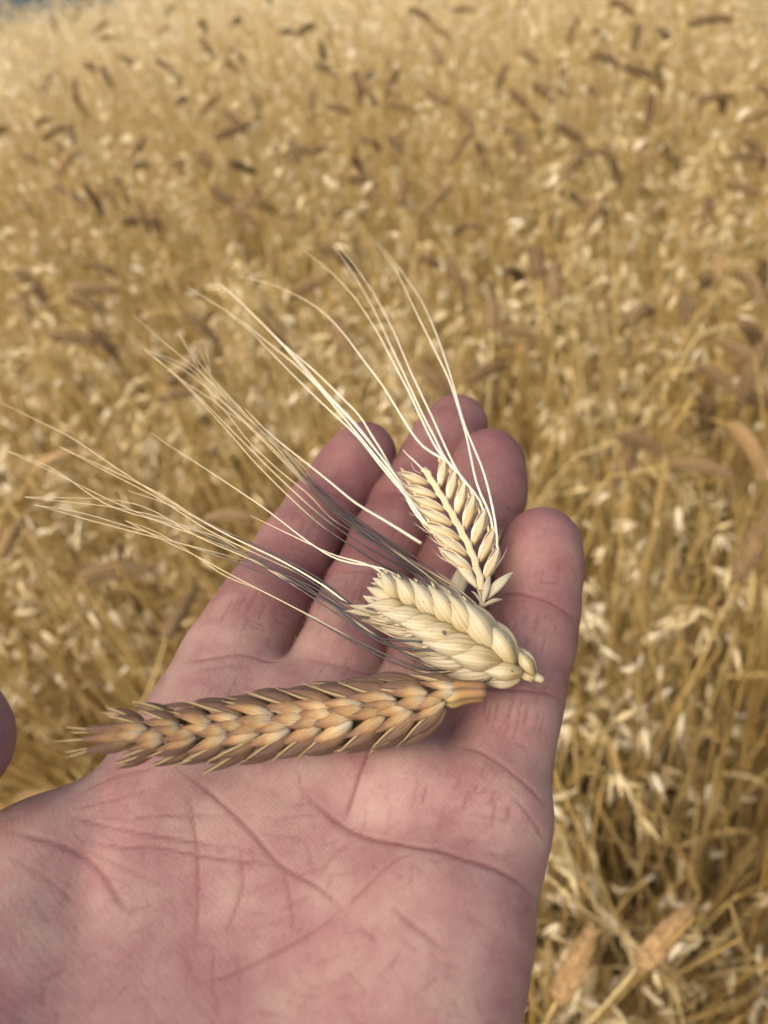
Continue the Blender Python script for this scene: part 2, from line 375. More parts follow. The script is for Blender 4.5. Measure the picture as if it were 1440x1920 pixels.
def apply_creases():
    dep = np.zeros(len(HV)); red = np.zeros(len(HV))
    vis = HN[:, 2] > -0.3
    for pts, w, d, r in CREASE:
        pp = [on_skin(u+random.uniform(-.2, .2), v+random.uniform(-.2, .2)) for u, v in dense(pts, 3.0)]
        pp = [q for q in pp if q is not None]
        if len(pp) < 2: continue
        L = np.array(pp); lo = L.min(0)-3*w; hi = L.max(0)+3*w
        ids = np.nonzero(vis & ((HV > lo) & (HV < hi)).all(1))[0]
        if not len(ids): continue
        q = HV[ids]; best = np.full(len(ids), 1e9); bt = np.zeros(len(ids))
        a = L[:-1]; b = L[1:]; ln = len(a)
        for i in range(ln):
            if np.linalg.norm(b[i]-a[i]) > 6: continue
            ab = b[i]-a[i]; t = np.clip((q-a[i])@ab/max(ab@ab, 1e-9), 0, 1)
            dd = ((q-a[i]-t[:, None]*ab)**2).sum(1); m = dd < best; best[m] = dd[m]; bt[m] = (i+t[m])/ln
        env = np.clip(np.minimum(bt, 1-bt)*5+.12, 0, 1)
        prof = np.exp(-best/(w*w)); rim = np.exp(-(np.sqrt(best)-2.1*w)**2/(w*w))
        dep[ids] = np.maximum(dep[ids], d*env*prof)-0.0
        dep[ids] -= 0.03*d*env*rim*(prof < .1)
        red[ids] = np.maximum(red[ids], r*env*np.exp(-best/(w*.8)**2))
    return dep, red
dep, red = apply_creases()
flush_shade = np.zeros(len(HV))
for nm, am in (('index', .95), ('middle', 1.0), ('ring', .9), ('little', .72)):        # finger redness, with the fingers' shade painted in as well
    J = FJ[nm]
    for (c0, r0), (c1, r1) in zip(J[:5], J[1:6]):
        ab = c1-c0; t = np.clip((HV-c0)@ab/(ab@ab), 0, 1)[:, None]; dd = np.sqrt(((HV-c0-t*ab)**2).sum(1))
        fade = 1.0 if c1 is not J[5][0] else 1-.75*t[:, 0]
        flush_shade = np.maximum(flush_shade, am*fade*np.clip(1.9-dd/9.5, 0, 1))
HVd = HV - HN*dep[:, None]
hand_me = big_mesh('hand', HVd*0.001, HQ, skin_material(), attrs={'crease': np.clip(red, 0, 1), 'flush_shade': flush_shade})
hand = tag(link('hand', hand_me), 'open left hand, palm up, holding three cut cereal ears above the field', 'hand')
hand.location = (0, 0, HAND_Z)
def surf(u, v, lift=0.0):                         # a point on the skin, in mm, raised a little
    q = on_skin(u, v)
    return None if q is None else q+np.array((0, 0, lift))
print('hand verts', len(HV))

# ------------------------------------------------------------------ cereal ears lying in the hand (mm in the hand's frame, scaled when linked)
def husk(L, W, Dp, tip=0.12, bend=0.0, keel=0.15, nu=12, nv=12, belly=0.42, inner=0.22, base=.28, taper=1.55):
    """a boat-shaped husk: length along +x, width y, outer face +z; returns verts, faces, uv (across, along)"""
    V, UV = [], []
    for i in range(nu+1):
        t = i/nu
        w = (base+(1-base)*math.sin(min(t/belly, 1)*math.pi/2)) if t < belly else max(1-((t-belly)/(1-belly))**taper, 0)
        w = max(w, 0.0)*(1-tip)+tip*(1-t)
        h = math.sin(math.pi*min(max((t*0.94+0.06)**.86, 0), 1))**0.8 if t < 1 else 0.0
        zc = bend*math.sin(math.pi*t)-bend*0.55*t*t
        for j in range(nv):
            a = 2*math.pi*j/nv; y, z = math.cos(a), math.sin(a)
            zz = (z*Dp*h + keel*Dp*h*max(z, 0)**6) if z > 0 else z*Dp*h*inner
            V.append((t*L, y*W*.5*w, zz+zc)); UV.append((y*.5+.5 if z >= 0 else 1.5+y*.5, t))
    F = []
    for i in range(nu):
        for j in range(nv):
            k = (j+1) % nv; F.append((i*nv+j, i*nv+k, (i+1)*nv+k, (i+1)*nv+j))
    n0 = len(V); V.append((0, 0, 0)); UV.append((.5, 0)); V.append((L*1.0+0.001, 0, V[nu*nv][2])); UV.append((.5, 1))
    for j in range(nv):
        k = (j+1) % nv; F.append((n0, k, j)); F.append((n0+1, nu*nv+j, nu*nv+k))
    return np.array(V), F, np.array(UV)
def tube(pts, radii, nv=6, cap=True, flat=1.0, up=(0, 0, 1)):
    P_ = [np.array(p, float) for p in pts]; n = len(P_); V, UV, F = [], [], []
    up = np.array(up, float)
    for i, p in enumerate(P_):
        T = P_[min(i+1, n-1)]-P_[max(i-1, 0)]; T /= np.linalg.norm(T)+1e-9
        s = np.cross(T, up); s /= np.linalg.norm(s)+1e-9; b = np.cross(s, T)
        r = radii[i] if hasattr(radii, '__len__') else radii
        for j in range(nv):
            a = 2*math.pi*j/nv; V.append(p+s*math.cos(a)*r+b*math.sin(a)*r*flat); UV.append((j/nv, i/(n-1)))
    for i in range(n-1):
        for j in range(nv): F.append((i*nv+j, i*nv+(j+1) % nv, (i+1)*nv+(j+1) % nv, (i+1)*nv+j))
    if cap: F.append(tuple(range(nv))[::-1]); F.append(tuple(range((n-1)*nv, n*nv)))
    return np.array(V), F, np.array(UV)
def orient(V, o, xdir, zdir, roll=0.0):
    x = np.array(xdir, float); x /= np.linalg.norm(x); z = np.array(zdir, float); z = z-x*(z@x); z /= np.linalg.norm(z); y = np.cross(z, x)
    if roll:
        c, s = math.cos(roll), math.sin(roll); y, z = y*c+z*s, z*c-y*s
    return np.asarray(V)[:, :1]*x+np.asarray(V)[:, 1:2]*y+np.asarray(V)[:, 2:3]*z+np.array(o)
def spline(pts, n, soft=0.0):
    if soft: # even resampling and smoothing: no overshoot between unevenly spaced points
        p = np.array(pts, float); L = np.r_[0, np.cumsum(np.linalg.norm(np.diff(p, axis=0), axis=1))]; m = max(int(L[-1]/.5), 8); q = np.linspace(0, L[-1], m)
        d = np.stack([np.interp(q, L, p[:, i]) for i in range(3)], 1); w = int(min(soft/.5*2.5, m//2-1)); t = np.arange(-w, w+1)*.5; g = np.exp(-(t/soft)**2); g /= g.sum()
        ext = np.concatenate([2*d[0]-d[1:w+1][::-1], d, 2*d[-1]-d[-w-1:-1][::-1]]); d = np.stack([np.convolve(ext[:, i], g, 'valid') for i in range(3)], 1)
    else: d = np.array(dense(pts, 0.6))
    L = np.r_[0, np.cumsum(np.linalg.norm(np.diff(d, axis=0), axis=1))]
    q = np.linspace(0, L[-1], n); return np.stack([np.interp(q, L, d[:, i]) for i in range(3)], 1)
MM = 0.001
class Ear:
    """an ear: Empty at its stalk end, one mesh per piece"""
    def __init__(s, name, origin, label, cat):
        s.o = np.array(origin, float); s.root = link(name, None); s.root.location = tuple(s.o*MM+np.array((0, 0, HAND_Z)))
        tag(s.root, label, cat)
    def add(s, name, V, F, UV, mat):
        return mesh_obj(name, (np.asarray(V)-s.o)*MM, F, mat, s.root, uv=UV)

def husk_material(name, stops, vein=0.35, rough=0.55, sss=0.15, fuzz=False, streak=14.0, darkspot=False, edge=None, ridge=.3):
    """husk colour runs from base to tip (uv.y), with lengthwise veins (uv.x) and a per-piece shift"""
    k = NT(name); uv = k.n('UVMap', uv_map='uv').outputs[0]; sep = k.n('SeparateXYZ', {0: uv})
    oi = k.n('ObjectInfo').outputs['Random']; tc = k.n('TexCoord').outputs['Object']
    mp = k.n('Mapping', {'Vector': uv, 'Scale': (streak, 1.2, 1)}); k.set(mp.inputs['Location'], k.n('CombineXYZ', {0: k.math('MULTIPLY', oi, 37.0), 1: k.math('MULTIPLY', oi, 11.0)}).outputs[0])
    st = k.noise(mp, 1.0, 3, 0.6)
    blot = k.noise(tc, 260.0, 3, 0.6)
    t = k.math('ADD', sep.outputs[1], k.math('MULTIPLY', k.math('SUBTRACT', st, 0.5), 0.55))
    t = k.math('ADD', t, k.math('MULTIPLY', k.math('SUBTRACT', blot, 0.5), 0.5))
    t = k.math('ADD', t, k.math('MULTIPLY', k.math('SUBTRACT', oi, 0.5), 0.22), True)
    c = k.ramp(t, stops)
    v = k.ramp(st, [(0.35, 1.0-vein), (0.5, 1.0), (0.65, 1.0+vein*.25)])
    c = k.mix(1.0, c, v, 'MULTIPLY')
    vn = k.n('TexWave', {'Vector': k.n('Mapping', {'Vector': uv, 'Scale': (1, 0.03, 1)}).outputs[0], 'Scale': 2.2, 'Distortion': 1.6, 'Detail': 2.0}, bands_direction='X').outputs['Fac']
    c = k.mix(1.0, c, k.ramp(vn, [(0.0, 1.0-vein*.9), (0.35, 1.0), (1.0, 1.0+vein*.35)]), 'MULTIPLY')
    if edge:
        ex = k.math('ABSOLUTE', k.math('SUBTRACT', sep.outputs[0], .5)); ex = k.math('ADD', ex, k.math('MULTIPLY', k.math('SUBTRACT', blot, .5), .25))
        c = k.mix(k.ramp(ex, [(edge[1], 0.0), (edge[1]+.1, 1.0)]), c, edge[0])
    if darkspot:
        sp = k.ramp(k.noise(tc, 900.0, 1, .4), [(0.735, 0.0), (0.76, 1.0)]); c = k.mix(sp, c, (0.10, 0.07, 0.045))
    k.base(c)
    wv = k.n('TexWave', {'Vector': k.n('Mapping', {'Vector': uv, 'Scale': (1, 0.02, 1)}).outputs[0], 'Scale': 2.6, 'Distortion': 0.4}, bands_direction='X').outputs['Fac']
    n1 = k.bump(wv, ridge, 0.00010); n2 = k.bump(st, ridge*1.2, 0.00020, n1); n3 = k.bump(k.noise(tc, 1500.0, 3, .6), 0.3, 0.00010, n2); k.set(k.b.inputs['Normal'], n3)
    k.b.inputs['Roughness'].default_value = rough; k.b.inputs['Specular IOR Level'].default_value = 0.35
    k.b.inputs['Subsurface Weight'].default_value = sss; k.b.inputs['Subsurface Radius'].default_value = (1, .7, .4); k.b.inputs['Subsurface Scale'].default_value = 0.0012
    if fuzz:
        k.b.inputs['Sheen Weight'].default_value = 0.04; k.b.inputs['Sheen Roughness'].default_value = 0.5; k.b.inputs['Sheen Tint'].default_value = (0.8, 0.62, 0.5, 1)
    return k.m
def awn_material(name, stops, rough=0.45):
    k = NT(name); uv = k.n('UVMap', uv_map='uv').outputs[0]; y = k.n('SeparateXYZ', {0: uv}).outputs[1]
    oi = k.n('ObjectInfo').outputs['Random']; tc = k.n('TexCoord').outputs['Object']
    t = k.math('ADD', y, k.math('MULTIPLY', k.math('SUBTRACT', oi, 0.5), 0.30)); t = k.math('ADD', t, k.math('MULTIPLY', k.math('SUBTRACT', k.noise(tc, 90.0, 2), 0.5), 0.25), True)
    k.base(k.ramp(t, stops)); k.b.inputs['Roughness'].default_value = rough
    return k.m
CREAM = [(0.0, (0.260, 0.182, 0.072)), (0.28, (0.339, 0.263, 0.133)), (0.6, (0.371, 0.309, 0.189)), (1.0, (0.365, 0.312, 0.211))]
M_white_glume = husk_material('cream_glume', CREAM, .16, .55, 0, darkspot=True, streak=8, ridge=.2)
M_white_lemma = husk_material('pale_lemma', [(0.0, (0.342, 0.268, 0.141)), (0.6, (0.335, 0.268, 0.164)), (1.0, (0.223, 0.171, 0.104))], .35, .55, 0, ridge=.3)
M_barley = husk_material('barley_husk', [(0.0, (0.384, 0.262, 0.116)), (0.5, (0.495, 0.378, 0.215)), (1.0, (0.565, 0.483, 0.332))], .18, .55, 0, ridge=.25, edge=((0.605, 0.525, 0.372), .34))
M_rachis = husk_material('rachis_straw', [(0.0, (0.476, 0.371, 0.191)), (1.0, (0.552, 0.447, 0.267))], .15, .5, 0, streak=6, ridge=.2)
M_leafbit = husk_material('dry_leaf', [(0.0, (0.495, 0.409, 0.247)), (1.0, (0.543, 0.458, 0.305))], .3, .55, 0, streak=9)
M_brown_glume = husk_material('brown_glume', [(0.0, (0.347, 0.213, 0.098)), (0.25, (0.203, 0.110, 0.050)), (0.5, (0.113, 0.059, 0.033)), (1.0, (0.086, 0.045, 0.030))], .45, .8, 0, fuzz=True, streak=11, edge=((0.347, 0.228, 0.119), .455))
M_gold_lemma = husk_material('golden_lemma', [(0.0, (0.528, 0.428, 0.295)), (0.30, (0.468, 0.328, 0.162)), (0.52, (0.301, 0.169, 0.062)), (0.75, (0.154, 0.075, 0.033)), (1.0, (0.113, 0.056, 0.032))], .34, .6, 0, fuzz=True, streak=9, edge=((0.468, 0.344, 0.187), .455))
M_stub = husk_material('brown_stalk', [(0.0, (0.327, 0.238, 0.089)), (0.35, (0.238, 0.130, 0.045)), (1.0, (0.149, 0.074, 0.033))], .5, .55, 0, fuzz=True, streak=9)
M_edge = husk_material('pale_keel', [(0.0, (0.387, 0.290, 0.134)), (1.0, (0.327, 0.231, 0.100))], .2, .6, 0)
M_hair = husk_material('soft_hair', [(0.0, (0.164, 0.104, 0.060)), (1.0, (0.223, 0.149, 0.089))], .1, .7, 0)
M_black_awn = awn_material('black_awn', [(0.0, (0.279, 0.209, 0.116)), (0.05, (0.056, 0.042, 0.028)), (0.20, (0.019, 0.016, 0.015)), (0.38, (0.056, 0.042, 0.028)), (0.52, (0.428, 0.339, 0.195)), (1.0, (0.521, 0.423, 0.246))])
M_straw_awn = awn_material('straw_awn', [(0.0, (0.577, 0.493, 0.335)), (0.5, (0.614, 0.530, 0.363)), (1.0, (0.521, 0.423, 0.246))])
M_pale_awn = awn_material('pale_awn', [(0.0, (0.632, 0.558, 0.400)), (0.5, (0.670, 0.595, 0.437)), (1.0, (0.558, 0.465, 0.288))])

def jit(a): return random.uniform(-a, a)
def root_path(start, d0, path):
    q = [P(*a) for a in path]; g = q[-1]-start; g /= np.linalg.norm(g); w = g*.6+d0*.4; w /= np.linalg.norm(w)
    keep = [a for a in q if (a-start)@g > 6.0]
    return [start-d0*1.2, start+w*2.0]+keep
def awn(ear, pts, r0, r1, mat, n=34, root=None):
    q = spline(pts, n, 4.0); t = np.linspace(0, 1, n)
    wob = np.cumsum(np.array([(jit(.018), jit(.018), jit(.018)) for _ in range(n)]), 0); q = q+wob*np.minimum(1, t*6)[:, None]
    V, F, UV = tube(q, r0+(r1-r0)*t**.8, 5)
    if isinstance(ear, Ear): return ear.add('awn', V, F, UV, mat)
    return V, F, UV

# --- the brown awnless wheat ear across the palm
def brown_ear():
    zb = [(911,1297,9.0),(860,1299,8.6),(820,1310,8.2),(700,1335,7.2),(560,1352,7.0),(420,1368,8.5),(280,1378,11.5),(160,1388,14.5),(118,1393,15.5)]
    ax = spline([P(*p) for p in zb], 200); L = np.r_[0, np.cumsum(np.linalg.norm(np.diff(ax, axis=0), axis=1))]; tot = L[-1]
    e = Ear('wheat_ear', ax[0], 'thick golden-brown awnless wheat ear lying across the palm, nearest the camera', 'wheat ear')
    def fr(s):
        p = np.array([np.interp(s, L, ax[:, i]) for i in range(3)]); T = np.array([np.interp(s+.8, L, ax[:, i])-np.interp(s-.8, L, ax[:, i]) for i in range(3)]); T /= np.linalg.norm(T)
        n = np.array((0.05, -0.45, 0.89)); n = n-T*(n@T); n /= np.linalg.norm(n); return p, T, np.cross(T, n), n           # side > 0 = away from the viewer (up in the frame)
    # stalk stub with a node ring
    q = np.array([fr(s)[0] for s in np.linspace(0, 7.5, 9)])
    V, F, UV = tube(q, [1.75, 1.8, 1.85, 1.95, 2.1, 2.25, 2.35, 2.2, 1.6], 14); UV[:, 1] = 1-UV[:, 1]; e.add('stalk', V, F, UV, M_stub)
    V, F, UV = tube([fr(s)[0] for s in (-0.3, -.1, .3, .8)], [1.35, 1.66, 1.70, 1.5], 14); e.add('cut_end', V, F, UV, M_edge)
    q = np.array([fr(s)[0] for s in np.linspace(8, tot-6, 60)]); V, F, UV = tube(q, 1.1, 8); e.add('rachis', V, F, UV, M_rachis)
    pitch = 2.55; n = int((tot-12)/pitch); hairs = []
    for i in range(n):
        s0 = 5.0+i*pitch; p, T, S, N = fr(s0); sg = 1 if i % 2 == 0 else -1
        g = (.78, .88)[i] if i < 2 else 1.0
        g *= .92*(1-.34*max(0, (i-n*.5)/(n*.5))**1.1); th = .78*g
        def put(nm, beta, so, no, Lh, W, Dp, mat, lift=0.0, roll=0.0, bend=.5, hairy=False):
            beta += jit(.10); roll += jit(.25); Lh *= 1+jit(.12); W *= 1+jit(.14); lift += jit(.03)
            d = T*math.cos(beta)+sg*S*math.sin(beta)+N*lift; out = N*math.cos(roll)+sg*S*math.sin(roll)
            V, F, UV = husk(Lh*g, W*g, Dp*g, tip=.05, bend=bend*g, keel=.35, belly=.36, taper=1.25, nu=14)
            o = p+sg*S*so*th+N*no*th+T*jit(.35); W_ = orient(V, o, d, out); e.add(nm, W_, F, UV, mat)
            if hairy: hairs.append((W_, d/np.linalg.norm(d), out))
            return o, d, out, Lh*g
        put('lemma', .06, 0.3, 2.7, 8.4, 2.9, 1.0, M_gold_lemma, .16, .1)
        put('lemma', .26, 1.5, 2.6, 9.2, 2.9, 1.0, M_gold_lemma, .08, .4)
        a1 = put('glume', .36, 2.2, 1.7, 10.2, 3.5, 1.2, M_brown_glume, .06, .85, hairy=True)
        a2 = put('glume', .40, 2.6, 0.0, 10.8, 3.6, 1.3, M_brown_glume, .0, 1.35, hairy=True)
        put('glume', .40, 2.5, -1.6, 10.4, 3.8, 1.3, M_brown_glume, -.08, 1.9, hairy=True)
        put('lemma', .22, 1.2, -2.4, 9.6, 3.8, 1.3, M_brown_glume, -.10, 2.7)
        # pale keels ending in short beaks
        for oo, dd, uu, Lh in ((a1, a2) if random.random() < .45 else (a1,)):
            dn = dd/np.linalg.norm(dd); un = uu-dn*(uu@dn); un /= np.linalg.norm(un)
            side = np.cross(un, dn); side *= (1 if side@S*sg < 0 else -1)
            pts = [oo+dn*Lh*t+side*1.35*g*math.sin(math.pi*min(t*1.02, 1))**.9+un*(.85*g*math.sin(math.pi*t)**.8+.12) for t in np.linspace(.05, 1.0, 9)]
            bk = random.choice((.1, .2, .3, .5, 1.6)); pts += [pts[-1]+dn*bk*.5+un*.1+sg*S*jit(.15), pts[-1]+dn*bk+un*jit(.3)+sg*S*(.1+jit(.3))]
            V, F, UV = tube(pts, [.08, .13, .16, .17, .17, .16, .15, .13, .10, .07, .03], 5); e.add('keel', V, F, UV, M_edge)
    # downy hairs on the husks
    hv, hf, hu = [], [], []
    for W_, dn, out in hairs:
        for _ in range(16):
            k = random.randrange(20, len(W_)-20); q = W_[k]; c = W_.mean(0); nn = q-c; nn = nn-dn*(nn@dn); nn /= np.linalg.norm(nn)+1e-6
            L_ = random.uniform(.35, .95); t = q+nn*L_*.75+dn*L_*.8+np.array((jit(.15), jit(.15), jit(.15))); sd = np.cross(nn, dn)*.016; m = len(hv)
            hv += [q-sd, q+sd, t]; hf.append((m, m+1, m+2)); hu += [(0, 0), (1, 0), (.5, 1)]
    ho = e.add('hairs', hv, hf, hu, M_hair); tag(ho, kind='stuff')
    # the top spikelet
    p, T, S, N = fr(5.0+n*pitch-1.0)
    for a, b, Lh in ((0, .1, 9), (.16, .5, 8.5), (-.2, -.4, 8.5), (.05, 1.2, 8), (-.08, -1.2, 8)):
        V, F, UV = husk(Lh, 2.3, .9, bend=.3, keel=.3, taper=1.2); d = T*math.cos(a)+S*math.sin(a)
        e.add('glume', orient(V, p+S*math.sin(b)*.8+N*math.cos(b)*.8, d, N*math.cos(b)+S*math.sin(b)), F, UV, M_brown_glume if abs(b) > .3 else M_gold_lemma)
        V, F, UV = tube([p+S*math.sin(b)*.8+N*(math.cos(b)*1.0)+d*Lh*t for t in (.5, .8, 1.0, 1.25+jit(.1))], [.2, .2, .15, .04], 5); e.add('keel', V, F, UV, M_edge)
    return e
brown = brown_ear()

# --- the fat cream wheat ear with black awns
def cream_ear():
    b = P(1008,1270,7.5); t = P(700,1112,9.5); ax = spline([b, P(975,1256,8.5), P(860,1185,9.5), t], 100)
    L = np.r_[0, np.cumsum(np.linalg.norm(np.diff(ax, axis=0), axis=1))]; tot = L[-1]
    e = Ear('wheat_ear', ax[0], 'fat cream-white wheat ear with plump husks and long black awns, on the fingers', 'wheat ear')
    def fr(s):
        p = np.array([np.interp(s, L, ax[:, i]) for i in range(3)]); T = ax[-1]-ax[0]; T = T/np.linalg.norm(T)
        n = np.array((0.0, -0.55, 0.84)); n = n-T*(n@T); n /= np.linalg.norm(n); return p, T, np.cross(T, n), n
    p, T, S, N = fr(0)
    V, F, UV = tube([p-T*1.0-N*.2, p-T*.8, p-T*.2, p+T*1.2, p+T*2.5], [.52, .66, .74, .85, 1.0], 12); e.add('stalk', V, F, UV, M_white_glume)
    V, F, UV = tube([fr(s)[0]-fr(s)[3]*.5 for s in np.linspace(1, tot-3, 30)], 1.2, 8); e.add('rachis', V, F, UV, M_rachis)
    tips = {1: [], -1: []}
    n = 15; pitch = (tot-5)/n
    for i in range(n):
        s0 = 0.8+i*pitch; p, T, S, N = fr(s0); sg = 1 if i % 2 == 0 else -1
        g = (0.52, .68, .84, .95)[i] if i < 4 else 1.0-.32*((i-3)/(n-4))**1.5
        def put(nm, beta, so, no, Lh, W, Dp, mat, lift=0.0, roll=0.0, bend=.7, tip=.06, belly=.42):
            d = T*math.cos(beta)+sg*S*math.sin(beta)+N*lift; out = N*math.cos(roll)+sg*S*math.sin(roll)
            V, F, UV = husk(Lh*g, W*g, Dp*g, tip=tip, bend=bend*g, keel=.38, belly=belly, base=.28, nu=18, nv=18, taper=1.5)
            o = p+sg*S*so*g+N*no*g; e.add(nm, orient(V, o, d, out), F, UV, mat); d = d/np.linalg.norm(d)
            return o+d*Lh*g+out*(bend*-.4*g), d, out
        if sg > 0: tp, d, out = put('glume', .52+jit(.04), .1, 2.2, 10.9+jit(.5), 5.2, 2.0, M_white_glume, .08, .30+jit(.12))
        else: tp, d, out = put('glume', .40+jit(.04), .3, 2.3, 10.9+jit(.5), 5.2, 2.0, M_white_glume, .12, .45+jit(.12))
        # toothed tip of the glume
        for q in (-.35, .1, .4):
            s_ = np.cross(out, d); V, F, UV = husk(1.9+jit(.4), .75, .25, nu=5, nv=6); e.add('glume_tooth', orient(V, tp-d*1.5+s_*q*1.6, d+s_*q*.35, out), F, UV, M_white_glume)
        tl, dl, ol = put('lemma', .50+jit(.05), 1.2 if sg > 0 else 1.9, .5, 11.0+jit(.5), 4.4, 1.8, M_white_lemma, -.02, .9, tip=.12)
        put('lemma', .38+jit(.05), 1.1 if sg > 0 else 1.6, -.4, 12.0+jit(.5), 4.0, 1.7, M_white_lemma, -.03, 1.3, tip=.14)
        put('glume', .42+jit(.05), 1.1, -2.0, 10.4, 4.8, 2.0, M_white_glume, -.06, 2.3)
        put('lemma', .35, .6, -2.6, 11.0, 5.0, 2.1, M_white_lemma, -.08, 2.9)
        if sg < 0:                                         # ragged floret tips that show on the lower flank
            for q in range(2):
                V, F, UV = husk(8.5+jit(1.2), 2.4, .8, nu=8, nv=8, tip=.2)
                e.add('lemma', orient(V, p+sg*S*(3.0+q*.7)*g+N*(1.4-q*1.4)+T*(2.6+q*1.2), T*math.cos(.30+.1*q)+sg*S*math.sin(.30+.1*q), N*.6+sg*S*.8), F, UV, M_white_lemma)
        tips[sg].append((tl, dl, tp, d))
    p, T, S, N = fr(tot-7)
    for a, b_ in ((0, 0), (.18, .7), (-.15, -.7), (.05, 2.0)):
        V, F, UV = husk(8.4, 3.2, 1.4, bend=.4, tip=.1); e.add('glume', orient(V, p+S*math.sin(b_)*1.0+N*math.cos(b_), T*math.cos(a)+S*math.sin(a), N*math.cos(b_)+S*math.sin(b_)), F, UV, M_white_glume)
    UP = tips[1]; LO = tips[-1]
    def run(start, d0, path, r0=.27, r1=.05, mat=M_black_awn):
        awn(e, root_path(start, d0, path), r0, r1, mat)
    z = lambda a: a
    lift3 = (3.2, 2.2, 1.2)
    up_paths = [
     [(870,1120,9),(767,1056,9),(700,1003,9),(633,958,9.5),(583,908,10),(533,848,11),(483,801,12),(450,766,13),(375,697,15),(300,636,16),(250,592,17)],
     [(840,1110,8.5),(750,1048,8),(690,1000,8),(610,948,8.5),(540,868,10),(470,800,11),(400,735,13),(385,645,16)],
     [(810,1100,8),(730,1040,7.6),(660,985,7.6),(590,925,8.5),(520,840,10),(450,765,12),(380,690,14),(332,622,16)],
     [(790,1090,8),(700,1022,7.4),(640,975,7.6),(570,905,8.5),(500,832,10),(430,765,12),(350,695,14),(272,655,15)],
     [(745,1068,8),(667,1020,7.2),(617,980,7.4),(567,937,8.5),(517,890,9.5),(450,823,11),(400,772,12),(350,722,14),(280,662,16)],
     [(725,1078,8),(660,1030,7.2),(600,985,7.4),(540,930,8.5),(480,870,10),(420,800,12),(360,735,13),(290,668,15)],
     [(697,1090,9),(633,1058,9),(583,1020,9),(500,955,10),(400,888,11),(300,824,12),(285,811,12)],
     [(690,1080,8.6),(630,1050,8.4),(560,1010,8.6),(470,967,9.5)]]
    for k, pth in enumerate(up_paths):
        pth = [(u+(6, 3, 0)[min(j, 2)], v-(8, 4, 0)[min(j, 2)], zz+(lift3[j] if j < 3 else 0)) for j, (u, v, zz) in enumerate(pth)]
        tl, dl, tp, d = UP[min(k, len(UP)-1)]
        run(tp if k < 6 else tl, d, pth, .27 if k < 6 else .22, .05, M_black_awn if k < 6 else M_straw_awn)
        if 0 < k < 5: run(tl, dl, [(u+10+jit(5), v-7+jit(5), zz-.3) for u, v, zz in pth[:5]]+[(u+jit(22), v+jit(16), zz+jit(.8)) for u, v, zz in pth[5:]], .23, .05)
    lo_paths = [
     [(862,1278,7.0),(803,1262,6.5),(727,1230,6.5),(650,1192,7),(583,1155,7.2),(500,1112,8),(433,1078,9),(367,1041,10),(300,1010,11),(235,976,12)],
     [(800,1248,7.5),(735,1212,7.2),(650,1150,7.2),(575,1106,7.6),(475,1046,8.5),(400,1015,9),(300,980,10),(200,935,12),(100,885,13),(15,846,14)],
     [(770,1232,7.2),(700,1190,7),(620,1130,7.2),(533,1072,8),(467,1040,8.6),(383,1001,9.5),(300,967,10.5),(200,948,11.5),(100,938,12.5),(47,932,13)],
     [(740,1200,7.5),(670,1155,7.2),(590,1100,7.6),(500,1064,8.5),(400,1034,9.2),(275,1004,10.5),(150,971,12),(67,947,13)],
     [(720,1180,8),(660,1135,7.6),(600,1083,8),(500,1031,8.8),(400,986,9.8),(300,931,11),(215,875,12),(135,820,13),(2,755,14)],
     [(700,1165,8),(640,1120,7.8),(570,1075,8.2),(480,1030,9),(390,985,10),(300,925,11.2),(200,878,12),(110,837,13)],
     [(690,1150,8),(620,1105,8),(530,1052,8.8),(430,1005,9.6),(330,950,11),(240,920,12)]]
    for k, pth in enumerate(lo_paths):
        tl, dl, tp, d = LO[min(k, len(LO)-1)]; run(tl if k else tp, dl, pth, .26, .05, M_black_awn if k < 6 else M_straw_awn)
        if k in (0, 1, 2, 3, 5): run(tp, d, [(u+jit(5), v+8+jit(6), zz-.2) for u, v, zz in pth[:5]]+[(u+jit(18), v+jit(16), zz+jit(.6)) for u, v, zz in pth[5:-1]]+[pth[-1][:2]+(pth[-1][2]-1,)], .23, .05)
    return e
cream = cream_ear()

